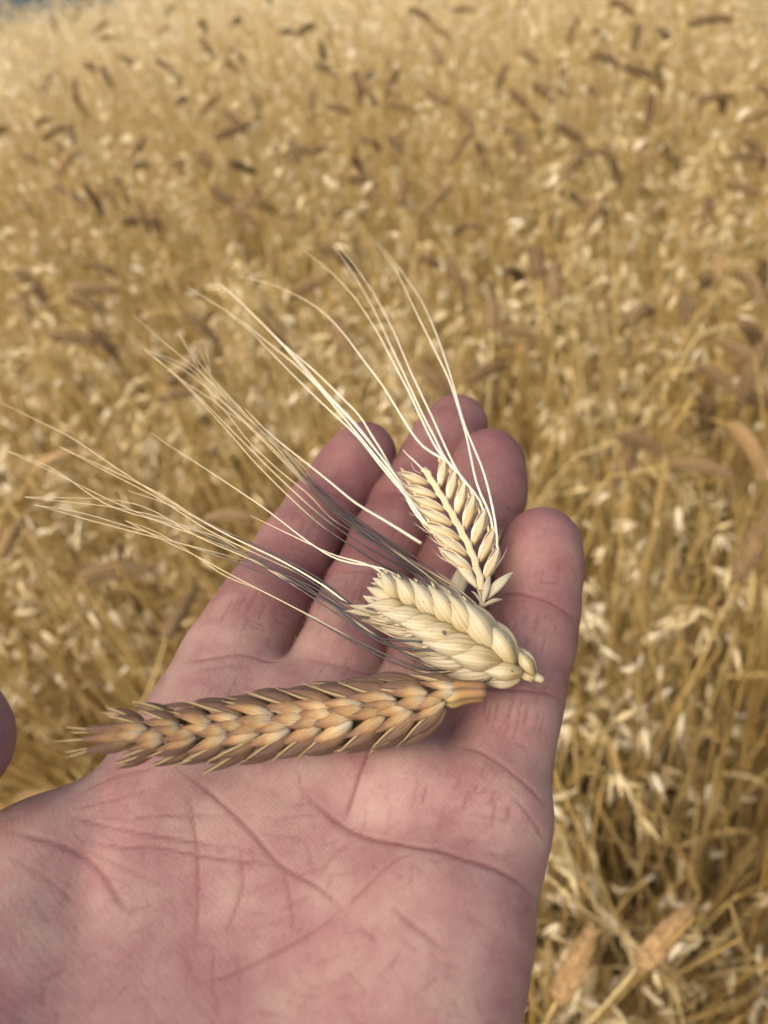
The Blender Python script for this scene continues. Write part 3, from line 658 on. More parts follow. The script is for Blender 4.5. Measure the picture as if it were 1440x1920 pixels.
# --- the small two-rowed barley ear
def barley_ear():
    b = P(905,1138,7.5); t = P(797,884,9.0); ax = spline([b, P(900,1095,7.5), P(880,1030,8), P(838,950,8.6), t], 100)
    L = np.r_[0, np.cumsum(np.linalg.norm(np.diff(ax, axis=0), axis=1))]; tot = L[-1]
    e = Ear('barley_ear', ax[0], 'small flat pale barley ear with two rows of grains and white awns, topmost of three', 'barley ear')
    def fr(s):
        p = np.array([np.interp(s, L, ax[:, i]) for i in range(3)]); T = np.array([np.interp(s+1, L, ax[:, i])-np.interp(s-1, L, ax[:, i]) for i in range(3)]); T = T/np.linalg.norm(T)
        n = np.array((0.0, -0.6, 0.8)); n = n-T*(n@T); n /= np.linalg.norm(n); return p, T, np.cross(T, n), n
    # jointed rachis
    nseg = 15; pitch = (tot-6)/nseg
    for i in range(nseg+1):
        p, T, S, N = fr(4.5+i*pitch); q, T2, S2, N2 = fr(4.5+(i+1.15)*pitch); sg = 1 if i % 2 == 0 else -1
        V, F, UV = tube([p-T*pitch*.5-sg*S*.22+N*.85, p-sg*S*.14+N*1.05, q-T*.3+sg*S*.16+N*1.12, q+T*.12+sg*S*.24+N*.95], [.45, .62, .80, .70], 10, flat=.32, up=N); e.add('rachis_joint', V, F, UV, M_rachis)
    V, F, UV = tube([fr(s)[0] for s in (-.5, 1, 3, 5)], [.7, .65, .6, .6], 8); e.add('stalk', V, F, UV, M_rachis)
    G = {1: [], -1: []}
    for i in range(1, nseg):
        s0 = 4.2+i*pitch; p, T, S, N = fr(s0); sg = -1 if i % 2 == 0 else 1     # +1 = right in the frame
        sg2 = sg; g = .86+.14*math.sin(math.pi*min(i/nseg*1.2, 1))
        be = .62+jit(.05) if sg < 0 else .58+jit(.05)
        d = T*math.cos(be)-sg*(-S)*math.sin(be)*1.0; side = sg*S
        d = T*math.cos(be)+side*math.sin(be)+N*.02; out = N*.86+side*.5
        V, F, UV = husk(10.2*g, 2.7*g, .95*g, tip=.02, bend=.45, keel=.75, belly=.34, base=.3, nu=18, nv=16, taper=1.0)
        o = p+side*.9+N*.25; e.add('grain', orient(V, o, d, out, .12*sg), F, UV, M_barley); dn = d/np.linalg.norm(d)
        # edge veins of the husk and the sterile side florets
        un = out-dn*(out@dn); un /= np.linalg.norm(un); sd = np.cross(un, dn)
        for q in (-1, 1):
            pts = [o+dn*9.8*g*t_+sd*q*1.15*g*math.sin(math.pi*min(t_*1.02, 1))**.8+un*(.75*g*math.sin(math.pi*t_)) for t_ in np.linspace(.05, .98, 9)]
            V, F, UV = tube(pts, [.08, .14, .16, .16, .16, .15, .14, .12, .06], 5); e.add('vein', V, F, UV, M_rachis)
        V, F, UV = husk(5.6, .9, .35, nu=6, nv=6); e.add('sterile_floret', orient(V, o+side*1.1-N*.2+T*1.5, T*math.cos(be+.15)+side*math.sin(be+.15), out), F, UV, M_rachis)
        V, F, UV = husk(2.0, .8, .5, nu=5, nv=6, tip=.5); e.add('sterile_floret', orient(V, o+dn*(8.2*g)-T*0+side*(-.8)+N*.2, T*.9+side*.2, N), F, UV, M_rachis)
        for q in range(2): V, F, UV = tube([o+dn*3*g+side*1.5, o+dn*6*g+side*(2.0+jit(.2))+T*jit(.5), o+dn*8*g+side*(2.2+jit(.5))+T*(1+jit(1))], [.05, .04, .02], 4); e.add('bristle', V, F, UV, M_straw_awn)
        G[sg2].append((o+dn*9.7*g+un*.05, dn, be))
    # loose glumes and a leaf strip at the foot
    p, T, S, N = fr(2.5)
    for dd, Lh, W, oo in ((T*.8+S*.65, 9.5, 2.4, p+S*.7-T*.5), (T*.85-S*.6, 7.5, 2.2, p-S*.6+T*2.0), (T*.8-S*.75, 7.0, 2.0, p-S*.8+T*3.6), (T*.8+S*.2, 8, 1.6, p+N*.6-T*2), (T*.45+S*.9, 4.6, 1.0, p-T*2.4), (T*.9-S*.45, 4.5, .5, p-T*2.5), (T*.97-S*.2, 5.0, .4, p-T*2.5)):
        V, F, UV = husk(Lh, W, .6, nu=10, nv=8, bend=.5); e.add('glume', orient(V, oo, dd, N), F, UV, M_leafbit)
    # awns
    R = G[1]; Lf = G[-1]
    rp = [
     [(924,950,13),(908,885,13.5),(883,827,14),(869,795,14.5),(846,708,16),(821,633,17),(792,567,18),(750,504,18.5),(708,454,19)],
     [(895,919,12.5),(877,829,14),(866,787,14.5),(842,712,16),(808,642,17),(771,567,18),(742,504,18.5),(704,454,19)],
     [(863,898,12),(828,822,13),(817,796,13.5),(771,700,15),(742,629,16),(708,562,17),(662,492,18),(629,454,19)],
     [(850,898,12),(835,867,12.5),(816,820,13),(798,790,13.5),(762,712,15),(737,658,16),(700,579,17),(662,512,18),(625,462,19)],
     [(828,860,12),(807,820,12.5),(794,793,13),(767,733,14.5),(742,687,15),(708,621,16),(667,558,17),(625,512,18),(567,467,19)],
     [(795,845,12),(778,820,12.4),(762,796,13),(717,721,14.5),(675,667,15),(642,621,16),(600,579,17),(558,554,17.5),(500,529,18),(450,519,18)]]
    lp = [
     [(803,979,9),(774,943,9.5),(720,883,11),(670,817,12.5),(646,796,13),(592,746,14),(533,687,15),(500,654,15.5),(475,625,16),(425,587,17)],
     [(790,965,9),(760,922,10),(715,868,11.5),(654,794,13),(600,729,14.5),(550,679,15.5),(496,637,16),(462,608,16.5),(425,583,17),(350,537,18)],
     [(783,955,9),(752,905,10.2),(716,858,11.6),(662,792,13),(617,746,14),(575,700,15),(533,650,16),(492,608,17),(454,571,17.5),(412,533,18)],
     [(770,925,9.5),(740,885,10.5),(708,846,11.8),(660,786,13.2),(612,738,14.4),(562,678,15.5),(520,635,16.4),(462,578,17.6),(410,528,18.4)],
     [(750,885,10.5),(720,848,11.5),(700,823,12.2),(677,780,13),(646,750,13.6),(592,696,15),(537,650,16),(483,596,17),(442,554,18),(404,529,18.5)]]
    ro = sorted(R, key=lambda q: q[0][1]); lo_ = sorted(Lf, key=lambda q: q[0][1])
    for k, pth in enumerate(rp):
        tp, dn, _ = ro[min(k, len(ro)-1)]; awn(e, root_path(tp, dn, pth), .30, .06, M_pale_awn, 40)
    for k, pth in enumerate(lp):
        tp, dn, _ = lo_[min(k+1, len(lo_)-1)]; awn(e, root_path(tp, dn, pth), .29, .06, M_pale_awn, 40)
    awn(e, [P(797,884,10), P(790,873,11), P(777,864,11.5), P(763,853,11.6), P(756,843,11.8)], .22, .1, M_pale_awn, 14)
    awn(e, [P(790,888,10), P(775,882,11), P(768,876,11.3), P(772,868,11.8)], .07, .04, M_pale_awn, 10)
    # a strip of leaf sheath under the ear
    c = spline([P(866,1068,3.0), P(862,1090,3.2), P(853,1112,3.6), P(838,1135,4.2)], 10); V, UV, F = [], [], []
    for i, q in enumerate(c):
        s_ = np.array((.95, .25, 0)); w = (1.1, 1.5, 1.8, 1.9, 2.0, 2.0, 2.0, 2.0, 1.9, 1.8)[i]
        for j in range(7):
            a = (j-3)/3; V.append(q+s_*a*w+np.array((0, 0, .5*(1-a*a)+.10*((j % 2)*2-1)))); UV.append((j/6, i/9))
    for i in range(9):
        for j in range(6): F.append((i*7+j, i*7+j+1, (i+1)*7+j+1, (i+1)*7+j))
    lf = e.add('leaf_sheath', V, F, UV, M_leafbit); sm = lf.modifiers.new('thick', 'SOLIDIFY'); sm.thickness = .00025
    return e
barley = barley_ear()
# --- a broken awn lying on the fingers
pts = [P(790,1019,3.0), P(740,987,3.6), P(690,958,5), P(667,946,6), P(623,907,7.5), P(567,863,9), P(500,810,10.5), P(460,767,12)]
V, F, UV = awn(None, pts, .40, .08, M_pale_awn, 30)
o0 = np.array(pts[0]); ba = mesh_obj('broken_awn', (V-o0)*MM, F, M_pale_awn, uv=UV); ba.location = tuple(o0*MM+np.array((0, 0, HAND_Z)))
tag(ba, 'single snapped-off white awn lying loose between the barley ear and the black awns', 'awn')

# ------------------------------------------------------------------ the field: oats mixed with brown wheat
def crop_material(name, stops, vein=.2, trans=.0, rough=.6, attr=True):
    k = NT(name); oi = k.n('ObjectInfo').outputs['Random']; tc = k.n('TexCoord').outputs['Object']
    t = k.n('Attribute', attribute_name='tone').outputs['Fac'] if attr else oi
    g = k.noise(tc, 55.0, 3, .6)
    f = k.math('ADD', k.math('MULTIPLY', t, .75), k.math('MULTIPLY', k.math('SUBTRACT', g, .35), .6), True)
    c = k.ramp(f, stops); k.base(c); k.b.inputs['Roughness'].default_value = rough; k.b.inputs['Specular IOR Level'].default_value = .3
    if trans:
        tb = k.n('BsdfTranslucent', {'Color': c}); mx = k.n('MixShader', {0: trans, 1: k.b.outputs[0], 2: tb.outputs[0]}); k.t.links.new(mx.outputs[0], k.t.nodes['Material Output'].inputs[0])
    return k.m
STRAW = [(0.0, (0.451, 0.285, 0.080)), (0.5, (0.647, 0.470, 0.188)), (1.0, (0.784, 0.630, 0.331))]
PAPER = [(0.0, (0.666, 0.500, 0.228)), (0.5, (0.813, 0.675, 0.405)), (1.0, (0.882, 0.790, 0.593))]
M_straw = crop_material('oat_straw', STRAW, trans=.25); M_paper = crop_material('oat_glume', PAPER, trans=.42)
M_straw_o = crop_material('oat_straw_near', STRAW, attr=False, trans=.2); M_paper_o = crop_material('oat_glume_near', PAPER, attr=False, trans=.3)
M_wheat_o = crop_material('wheat_brown', [(0.0, (0.125, 0.074, 0.028)), (0.5, (0.165, 0.10, 0.040)), (1.0, (0.22, 0.14, 0.060))], attr=False, rough=.8)
M_wheat_l = crop_material('wheat_tan', [(0.0, (0.20, 0.115, 0.045)), (0.5, (0.29, 0.175, 0.072)), (1.0, (0.40, 0.26, 0.12))], attr=False, rough=.8)

def qtube(pts, r0, r1, nv=3):
    V, F, _ = tube(pts, np.linspace(r0, r1, len(pts)), nv, cap=False); return V, np.array(F)
def qglume(L, W, fold=.35, nu=4):                     # open papery glume: a folded, curved blade
    V = []; F = []
    for i in range(nu+1):
        t = i/nu; w = W*.5*(math.sin(math.pi*min(t*.9+.1, 1))**.8 if t < 1 else .03); z = .10*L*math.sin(math.pi*t)
        V += [(t*L, -w, z-fold*w), (t*L, 0, z), (t*L, w, z-fold*w)]
    for i in range(nu):
        for j in range(2): F.append((i*3+j, i*3+j+1, (i+1)*3+j+1, (i+1)*3+j))
    return np.array(V), np.array(F)
def solid_glume(L, W, Dp=.0011): V, F, UV = husk(L, W, Dp, nu=7, nv=6, tip=.02, bend=L*.09, belly=.36, taper=1.15); return V, F
def spikelet_dirs(gape): return ((math.cos(gape), 0, math.sin(gape)), (math.cos(gape), 0, -math.sin(gape)))
def merge(parts):
    Vs, Fs, n = [], [], 0
    for V, F in parts: Vs.append(V); Fs.append(np.asarray(F)+n); n += len(V)
    return np.concatenate(Vs), np.concatenate(Fs)

def oat_skeleton(nsp, H, rs):
    """stem line, branch lines and (point, hanging direction, size) of the spikelets"""
    lean = np.array((rs.normal(-.10, .16), rs.normal(0, .14))); bow = np.array((rs.normal(-.05, .08), rs.normal(.0, .08)))
    stem = [np.array((lean[0]*z*H+bow[0]*z**3, lean[1]*z*H+bow[1]*z**3, z*H-.25*H*(np.hypot(*bow))*z**4)) for z in np.linspace(0, 1, 9)]
    S = np.array(stem); br, sp = [], []
    for i in range(nsp):
        f = .70+.30*(i/(nsp-1)); p = np.array([np.interp(f, np.linspace(0, 1, 9), S[:, k]) for k in range(3)])
        a = rs.uniform(0, 6.283); ln = rs.uniform(.02, .075)*(1.25-.8*(f-.7)/.3); out = np.array((math.cos(a), math.sin(a), 0))
        e = p+out*ln*.8+np.array((0, 0, ln*rs.uniform(.1, .7))); tip = e+out*ln*.25-np.array((0, 0, ln*.3))
        br.append([p, p*.4+e*.6+np.array((0, 0, ln*.12)), e, tip])
        d = out*rs.uniform(.15, 1.0)+np.array((rs.normal(0, .3), rs.normal(0, .3), -rs.uniform(.25, 1.0))); sp.append((tip, d/np.linalg.norm(d), rs.uniform(.85, 1.2)*.0215))
    return stem, br, sp
def leaf_line(H, rs, stem):
    f = rs.uniform(.3, .75); S = np.array(stem); p = np.array([np.interp(f, np.linspace(0, 1, 9), S[:, k]) for k in range(3)]); a = rs.uniform(0, 6.283); L = rs.uniform(.10, .22); o = np.array((math.cos(a), math.sin(a), 0))
    return [p+o*L*t*(1-.35*t)+np.array((0, 0, L*(.75*t-1.15*t*t))) for t in np.linspace(0, 1, 7)], o
def leaf_blade(line, o, w):
    s = np.array((-o[1], o[0], 0)); V, F = [], []
    for i, q in enumerate(line):
        ww = w*math.sin(math.pi*min(.15+.85*i/6, 1))**.6+.0004; tw = i*.35
        sd = s*math.cos(tw)+np.array((0, 0, 1))*math.sin(tw); V += [q-sd*ww, q+sd*ww]
    for i in range(6): F.append((2*i, 2*i+1, 2*i+3, 2*i+2))
    return np.array(V), np.array(F)

# one mass for the plants nobody could count
def mass_proto(rs, nsp, far):
    H = rs.uniform(.72, .92); stem, br, sp = oat_skeleton(nsp, H, rs); G, S = [], []
    S.append(qtube(stem, .0019, .0010)); 
    for k in range(1 if far else 2): S.append(leaf_blade(*leaf_line(H, rs, stem), rs.uniform(.002, .0042)))
    for k in range(1 if far else 3):                                   # bare straws lodged between the stems
        b = np.array((rs.normal(0, .05), rs.normal(0, .05), 0)); l = np.array((rs.normal(-.16, .22), rs.normal(0, .2), rs.uniform(.55, .80)))
        S.append(qtube([b, b+l*.35, b+l*.7+np.array((0, 0, .01)), b+l], .0016, .0011))
    if not far:
        for b in br: S.append(qtube(b, .0004, .0003))
    for p, d, L in sp:
        ga = rs.uniform(.14, .60); roll = rs.uniform(0, 6.283); u = np.cross(d, (0.3, .5, .8)); L = L*(.95 if far else .80)
        for s_ in (1, -1):
            x = np.array(d); n_ = u/np.linalg.norm(u); m_ = np.cross(x, n_); n_ = n_*math.cos(roll)+m_*math.sin(roll)
            V, F = qglume(L, L*(.25 if far else .21), nu=3 if far else 4); G.append((orient(V, p, x*math.cos(ga)+s_*n_*math.sin(ga), s_*n_), F))
    gV, gF = merge(G); sV, sF = merge(S)
    return gV, gF, sV, sF
rs = np.random.default_rng(11)
PROTO_N = [mass_proto(rs, 10, False) for _ in range(14)]
PROTO_F = [mass_proto(rs, 20, True) for _ in range(10)]
def pix(x, y, z):                                     # direction in the frame of a world point
    zz = z-CAM_Z; f = y*CP-zz*SP; yu = y*SP+zz*CP; return 720+FOCAL*x/f, 960-FOCAL*yu/f, f
def scatter():
    pts = []
    for y0, y1, dens in ((-.35, .6, 200), (.6, 1.3, 380), (1.3, 2.6, 420), (2.6, 4.2, 330), (4.2, 5.6, 260)):
        xw0, xw1 = -.75*y1-.45, .75*y1+.45
        n = int(dens*(y1-y0)*(xw1-xw0)); X = rs.uniform(xw0, xw1, n); Y = rs.uniform(y0, y1, n); Z = soil(X, Y)
        for x, y, z in zip(X, Y, Z):
            u, v, f = pix(x, y, z+.78)
            if f < .05 or (-260 < u < 1700 and v > -160 and v < 4200): 
                if y > 3.8 and u > 900: continue
                pts.append((x, y, z))
    return np.array(pts)
SC = scatter()
def near_spots():
    out = []
    for u0, u1, v0, v1, f0, f1, n in ((1120, 1440, 1640, 1930, .42, .54, 9), (1230, 1450, 1250, 1640, .50, .66, 11), (1060, 1230, 1300, 1640, .60, .74, 5), (0, 110, 1180, 1480, .66, .85, 7), (1100, 1440, 900, 1250, .70, .92, 12), (1300, 1450, 1500, 1800, .44, .54, 4)):
        for _ in range(n):
            d = ray(rs.uniform(u0, u1), rs.uniform(v0, v1))*rs.uniform(f0, f1); x, y = d[0]+.085, d[1]; z = d[2]+CAM_Z-.72; out.append((x, y, min(z, float(soil(x, y))+.02)))
    return np.array(out)
SC = np.concatenate([near_spots(), SC])
dist = np.hypot(SC[:, 0], SC[:, 1])
uvf = np.array([pix(x, y, z+.74) for x, y, z in SC])
uvf[:48] = [pix(x-.085, y, z+.72) for x, y, z in SC[:48]]
inframe = (uvf[:, 0] > 0) & (uvf[:, 0] < 1440) & (uvf[:, 1] > 0) & (uvf[:, 1] < 1990) & (uvf[:, 2] > .1)
def behind_hand(u, v): return on_skin(u, v) is not None
show = np.array([bool(i) and not behind_hand(u, v) for i, (u, v, f) in zip(inframe, uvf)])
order = np.argsort(np.where(show, uvf[:, 2], 1e9)-np.where(np.arange(len(SC)) < 48, 1e3, 0)); NEAR = order[:300]; rest = np.ones(len(SC), bool); rest[NEAR] = False
def build_mass():
    gV, gF, sV, sF, gt, st = [], [], [], [], [], []; ng = ns = 0
    for i in np.nonzero(rest)[0]:
        x, y, z = SC[i]; pr = PROTO_F if dist[i] > 2.3 else PROTO_N; a, b, c, d = pr[rs.integers(len(pr))]
        t = rs.normal(0, .5); s = rs.uniform(.9, 1.08); R = np.array(((math.cos(t), -math.sin(t), 0), (math.sin(t), math.cos(t), 0), (0, 0, 1)))*s
        sh = (rs.normal(0, .05), rs.normal(0, .05))
        for V, F, lv, lf, lt, is_g in ((a, b, gV, gF, gt, 1), (c, d, sV, sF, st, 0)):
            W = V@R.T; W[:, 0] += sh[0]*W[:, 2]; W[:, 1] += sh[1]*W[:, 2]; W += (x, y, z)
            if is_g and dist[i] < 1.05 and rs.random() < .65: continue
            if is_g:
                k = rs.uniform(0, 1); lt.append(np.clip(k+np.repeat(rs.normal(0, .25, len(V)//(3*(4 if dist[i] > 2.3 else 5))), 3*(4 if dist[i] > 2.3 else 5)), 0, 1)); lf.append(F+ng); ng += len(V)
            else: lt.append(np.full(len(V), rs.uniform(0, 1))); lf.append(F+ns); ns += len(V)
            lv.append(W.astype(np.float32))
    for _ in range(8000):                                  # bare straws and lodged stems between the plants
        y = rs.uniform(-.3, 2.2); x = rs.uniform(-.75*max(y, 0)-.4, .75*max(y, 0)+.4); z = float(soil(x, y)); h = rs.uniform(.45, .93); l = np.array((rs.normal(-.17, .14)*h, rs.normal(.02, .12)*h, h)); bw = np.array((rs.normal(0, .02), rs.normal(0, .02), 0))
        b = np.array((x, y, z)); V, F = qtube([b, b+l*.33+bw, b+l*.67+bw, b+l], rs.uniform(.0012, .0021), .0010)
        sV.append(V.astype(np.float32)); sF.append(F+ns); st.append(np.full(len(V), rs.uniform(-.2, .5))); ns += len(V)
    me = big_mesh('oat_spikelets', np.concatenate(gV), np.concatenate(gF), M_paper, smooth=True, attrs={'tone': np.concatenate(gt)})
    ms = big_mesh('oat_straw', np.concatenate(sV), np.concatenate(sF), M_straw, smooth=True, attrs={'tone': np.concatenate(st)})
    root = link('oat_crop', ms); tag(root, 'dense ripe golden oat crop covering the hillside', 'oat crop', kind='stuff')
    o = link('spikelets', me, root); tag(o, kind='stuff')
    print('mass', ng, ns, len(SC), show.sum())
build_mass()

# the oats that show largest, plant by plant
def region(u, v):
    if v > 1640 and u > 1000: return ('at the bottom edge' if v > 1800 else 'in the lower right')+(' beside the palm' if u < 1180 else ' near the corner' if u > 1320 else ' by the two tan ears')
    if v > 1380 and u > 1000: return 'beside the base of the little finger'+(', edge side' if u > 1300 else '')
    if v > 1150 and u > 1000: return 'right of the middle of the little finger'
    if v > 940 and u > 1000: return 'level with the little fingertip, at right'
    if v > 740 and u > 900: return 'beside the ring and middle fingertips'+(', edge side' if u > 1220 else '')
    if v > 1150: return 'between thumb and index finger'
    if v > 980: return 'left of the index finger, under the lower awns'
    if v > 740: return ('in the upper' if v < 860 else 'in the lower')+' gap between awn bundles, '+('at the left edge' if u < 180 else 'in its middle' if u < 380 else 'near the index finger')
    c = 'at the left edge' if u < 240 else 'left of centre' if u < 600 else 'in the centre' if u < 840 else 'right of centre' if u < 1140 else 'at the right edge'
    r = 'along the top edge' if v < 130 else 'in the far field' if v < 330 else 'in the middle field' if v < 530 else 'just above the fingertips'
    return r+', '+c
def sp_mesh(ga, seed):
    parts = []; r2 = np.random.default_rng(seed)
    for s_ in (1, -1):
        V, F = solid_glume(.0255, .0056, .0010); parts.append((orient(V, (0, 0, 0), (math.cos(ga), .05*s_, s_*math.sin(ga)), (0, 0, s_)), F))
    V, F, UV = husk(.017, .0030, .0013, nu=6, nv=6, tip=.05); parts.append((orient(V, (.001, 0, 0), (1, .02, .02), (0, 1, 0)), F))
    n = 0; VV, FF = [], []
    for V, F in parts: VV.append(V); FF += [tuple(i+n for i in f) for f in F]; n += len(V)
    me = bpy.data.meshes.new('spikelet'); me.from_pydata([tuple(v) for v in np.concatenate(VV)], [], FF); me.materials.append(M_paper_o)
    me.polygons.foreach_set('use_smooth', np.ones(len(me.polygons), bool)); me.update(); return me
SPM = [sp_mesh(g, i) for i, g in enumerate((.15, .28, .4, .55, .7))]
from mathutils import Matrix
def dir_matrix(p, d, s, roll):
    x = np.array(d)/np.linalg.norm(d); z = np.cross(x, (.31, .77, .2)); z /= np.linalg.norm(z); y = np.cross(z, x); c, sn = math.cos(roll), math.sin(roll); y, z = y*c+z*sn, z*c-y*sn
    return Matrix(((x[0]*s, y[0]*s, z[0]*s, p[0]), (x[1]*s, y[1]*s, z[1]*s, p[1]), (x[2]*s, y[2]*s, z[2]*s, p[2]), (0, 0, 0, 1)))
def oat_variant():
    H = rs.uniform(.72, .92); stem, br, sp = oat_skeleton(rs.integers(9, 15), H, rs)
    V, F = merge([qtube(stem, .0019, .0010, 5)]+[qtube(b, .00045, .0003, 4) for b in br]); sm = big_mesh('stem', V, F, M_straw_o)
    lm = []
    for k in range(2):
        V, F = leaf_blade(*leaf_line(H, rs, stem), rs.uniform(.0022, .0045)); lm.append(big_mesh('leaf', V, F, M_straw_o))
    return sm, lm, [(dir_matrix(p, d, L/.0235*rs.uniform(.9, 1.1), rs.uniform(0, 6.28)), SPM[rs.integers(len(SPM))]) for p, d, L in sp]
OV = [oat_variant() for _ in range(16)]
for i in NEAR:
    x, y, z = SC[i]; u, v, f = uvf[i]; sm, lm, sps = OV[rs.integers(len(OV))]
    root = link('oat_plant', None); root.location = (x, y, z); root.rotation_euler = (rs.normal(0, .05), rs.normal(-.04, .05), rs.normal(0, .45)); s = rs.uniform(.93, 1.07); root.scale = (s, s, s)
    reg = region(u, v); tag(root, 'ripe oat plant '+reg, 'oat plant', 'oat plants '+reg)
    link('stem', sm, root)
    for l in lm: link('leaf', l, root)
    for m, me in sps: o = link('spikelet', me, root); o.matrix_local = m

# brown wheat ears nodding above the oats
def field_ear(L, kv, seed):
    """list of (name, verts, faces) along +x bending down by kv radians"""
    r2 = random.Random(seed); out = []; n = 20
    def c(s):
        a = kv*s/L; R = L/kv if abs(kv) > 1e-3 else None
        return (np.array((R*math.sin(a), 0, -R*(1-math.cos(a)))), np.array((math.cos(a), 0, -math.sin(a))), np.array((math.sin(a), 0, math.cos(a)))) if R else (np.array((s, 0, 0)), np.array((1., 0, 0)), np.array((0, 0, 1.)))
    n = 24
    for i in range(n):
        s = L*.90*i/n; p, T, N = c(s); S = np.array((0, 1., 0)); sg = 1 if i % 2 else -1; g = min(.75+.12*i, 1.0)*(1-.55*max(0, (i-13)/11))
        for b, no, rl in ((.36, .0030, .35), (.62, .0003, 1.57), (.36, -.0030, 2.8), (.10, .0042, .05)):
            b += r2.uniform(-.1, .1); V, F, UV = husk(.0108*g*r2.uniform(.9, 1.15), .0056*g, .0026*g, nu=5, nv=6, tip=.05, bend=.0006, taper=1.3)
            d = T*math.cos(b)+sg*S*math.sin(b)+N*(no*30); out.append((orient(V, p+sg*S*(.0024 if no < .004 else .0006)*g+N*no*g, d, N*math.cos(rl)+sg*S*math.sin(rl)), F))
    return out
def ear_mesh(parts, mat, name='ear'):
    VV, FF, n = [], [], 0
    for V, F in parts: VV.append(V); FF += [tuple(int(i)+n for i in f) for f in F]; n += len(V)
    me = bpy.data.meshes.new(name); me.from_pydata([tuple(v) for v in np.concatenate(VV)], [], FF); me.materials.append(mat)
    me.polygons.foreach_set('use_smooth', np.ones(len(me.polygons), bool)); me.update(); return me
EARS = [(kv, field_ear(.078, kv, 3+i)) for i, kv in enumerate((.05, .35, .7, 1.1))]
EARM = {(j, k): ear_mesh(EARS[j][1], M) for j in range(4) for k, M in enumerate((M_wheat_o, M_wheat_l))}
def on_crop(u, v, lift=0.0):
    d = ray(u, v); t = .3
    for _ in range(60):
        h = float(canopy(d[0]*t, d[1]*t))+lift-d[2]*t
        t -= h/d[2]*-.6 if abs(h) > 1e-4 else 0; t = max(t, .1)
        if t > 7: t = 7
    return np.array((d[0]*t, d[1]*t, d[2]*t+CAM_Z))
def wheat(A, B, kv, mat_i, label, group=None, near=False):
    """one plant: ear from A (neck) to B (tip), stem curving down from A to the soil"""
    d = B-A; L = np.linalg.norm(d); d /= L; j = int(np.argmin([abs(k[0]-kv) for k in EARS]))
    root = link('wheat_plant', None); gx, gy = A[0]-d[0]*.10+random.uniform(-.05, .09), A[1]-d[1]*.10+random.uniform(-.05, .08); gz = float(soil(gx, gy)); root.location = (gx, gy, gz)
    tag(root, label, 'wheat plant', group); o = np.array((gx, gy, gz))
    a0 = EARS[j][0]; x = np.array(d); z = np.array((0, 0, 1.))-x*x[2]; z /= np.linalg.norm(z); y = np.cross(z, x)
    c, s_ = math.cos(a0*.5), math.sin(a0*.5); x2 = x*c+z*s_; z2 = z*c-x*s_; s = L/.074
    m = Matrix([[x2[k]*s, y[k]*s, z2[k]*s, A[k]-o[k]] for k in range(3)]+[[0, 0, 0, 1]])
    if near:
        er = link('ear', None, root); er.matrix_local = m
        for V, F in EARS[j][1]: mesh_obj('spikelet', V, F, (M_wheat_o, M_wheat_l)[mat_i], er)
    else:
        e = link('ear', EARM[(j, mat_i)], root); e.matrix_local = m
    hgt = A[2]-gz; pts = [np.zeros(3), np.array((0.01*random.uniform(-1, 1), .01*random.uniform(-1, 1), hgt*.5)), (A-o)-x2*.07+np.array((0, 0, -.05-.04*max(0, .6-x2[2]))), (A-o)-x2*.03-np.array((0, 0, .012)), A-o+x2*.004]
    q = np.array(dense(pts, .03)); V, F = qtube(list(q), .0014, .0009, 5); link('stem', big_mesh('stem', V, F, M_straw_o), root)
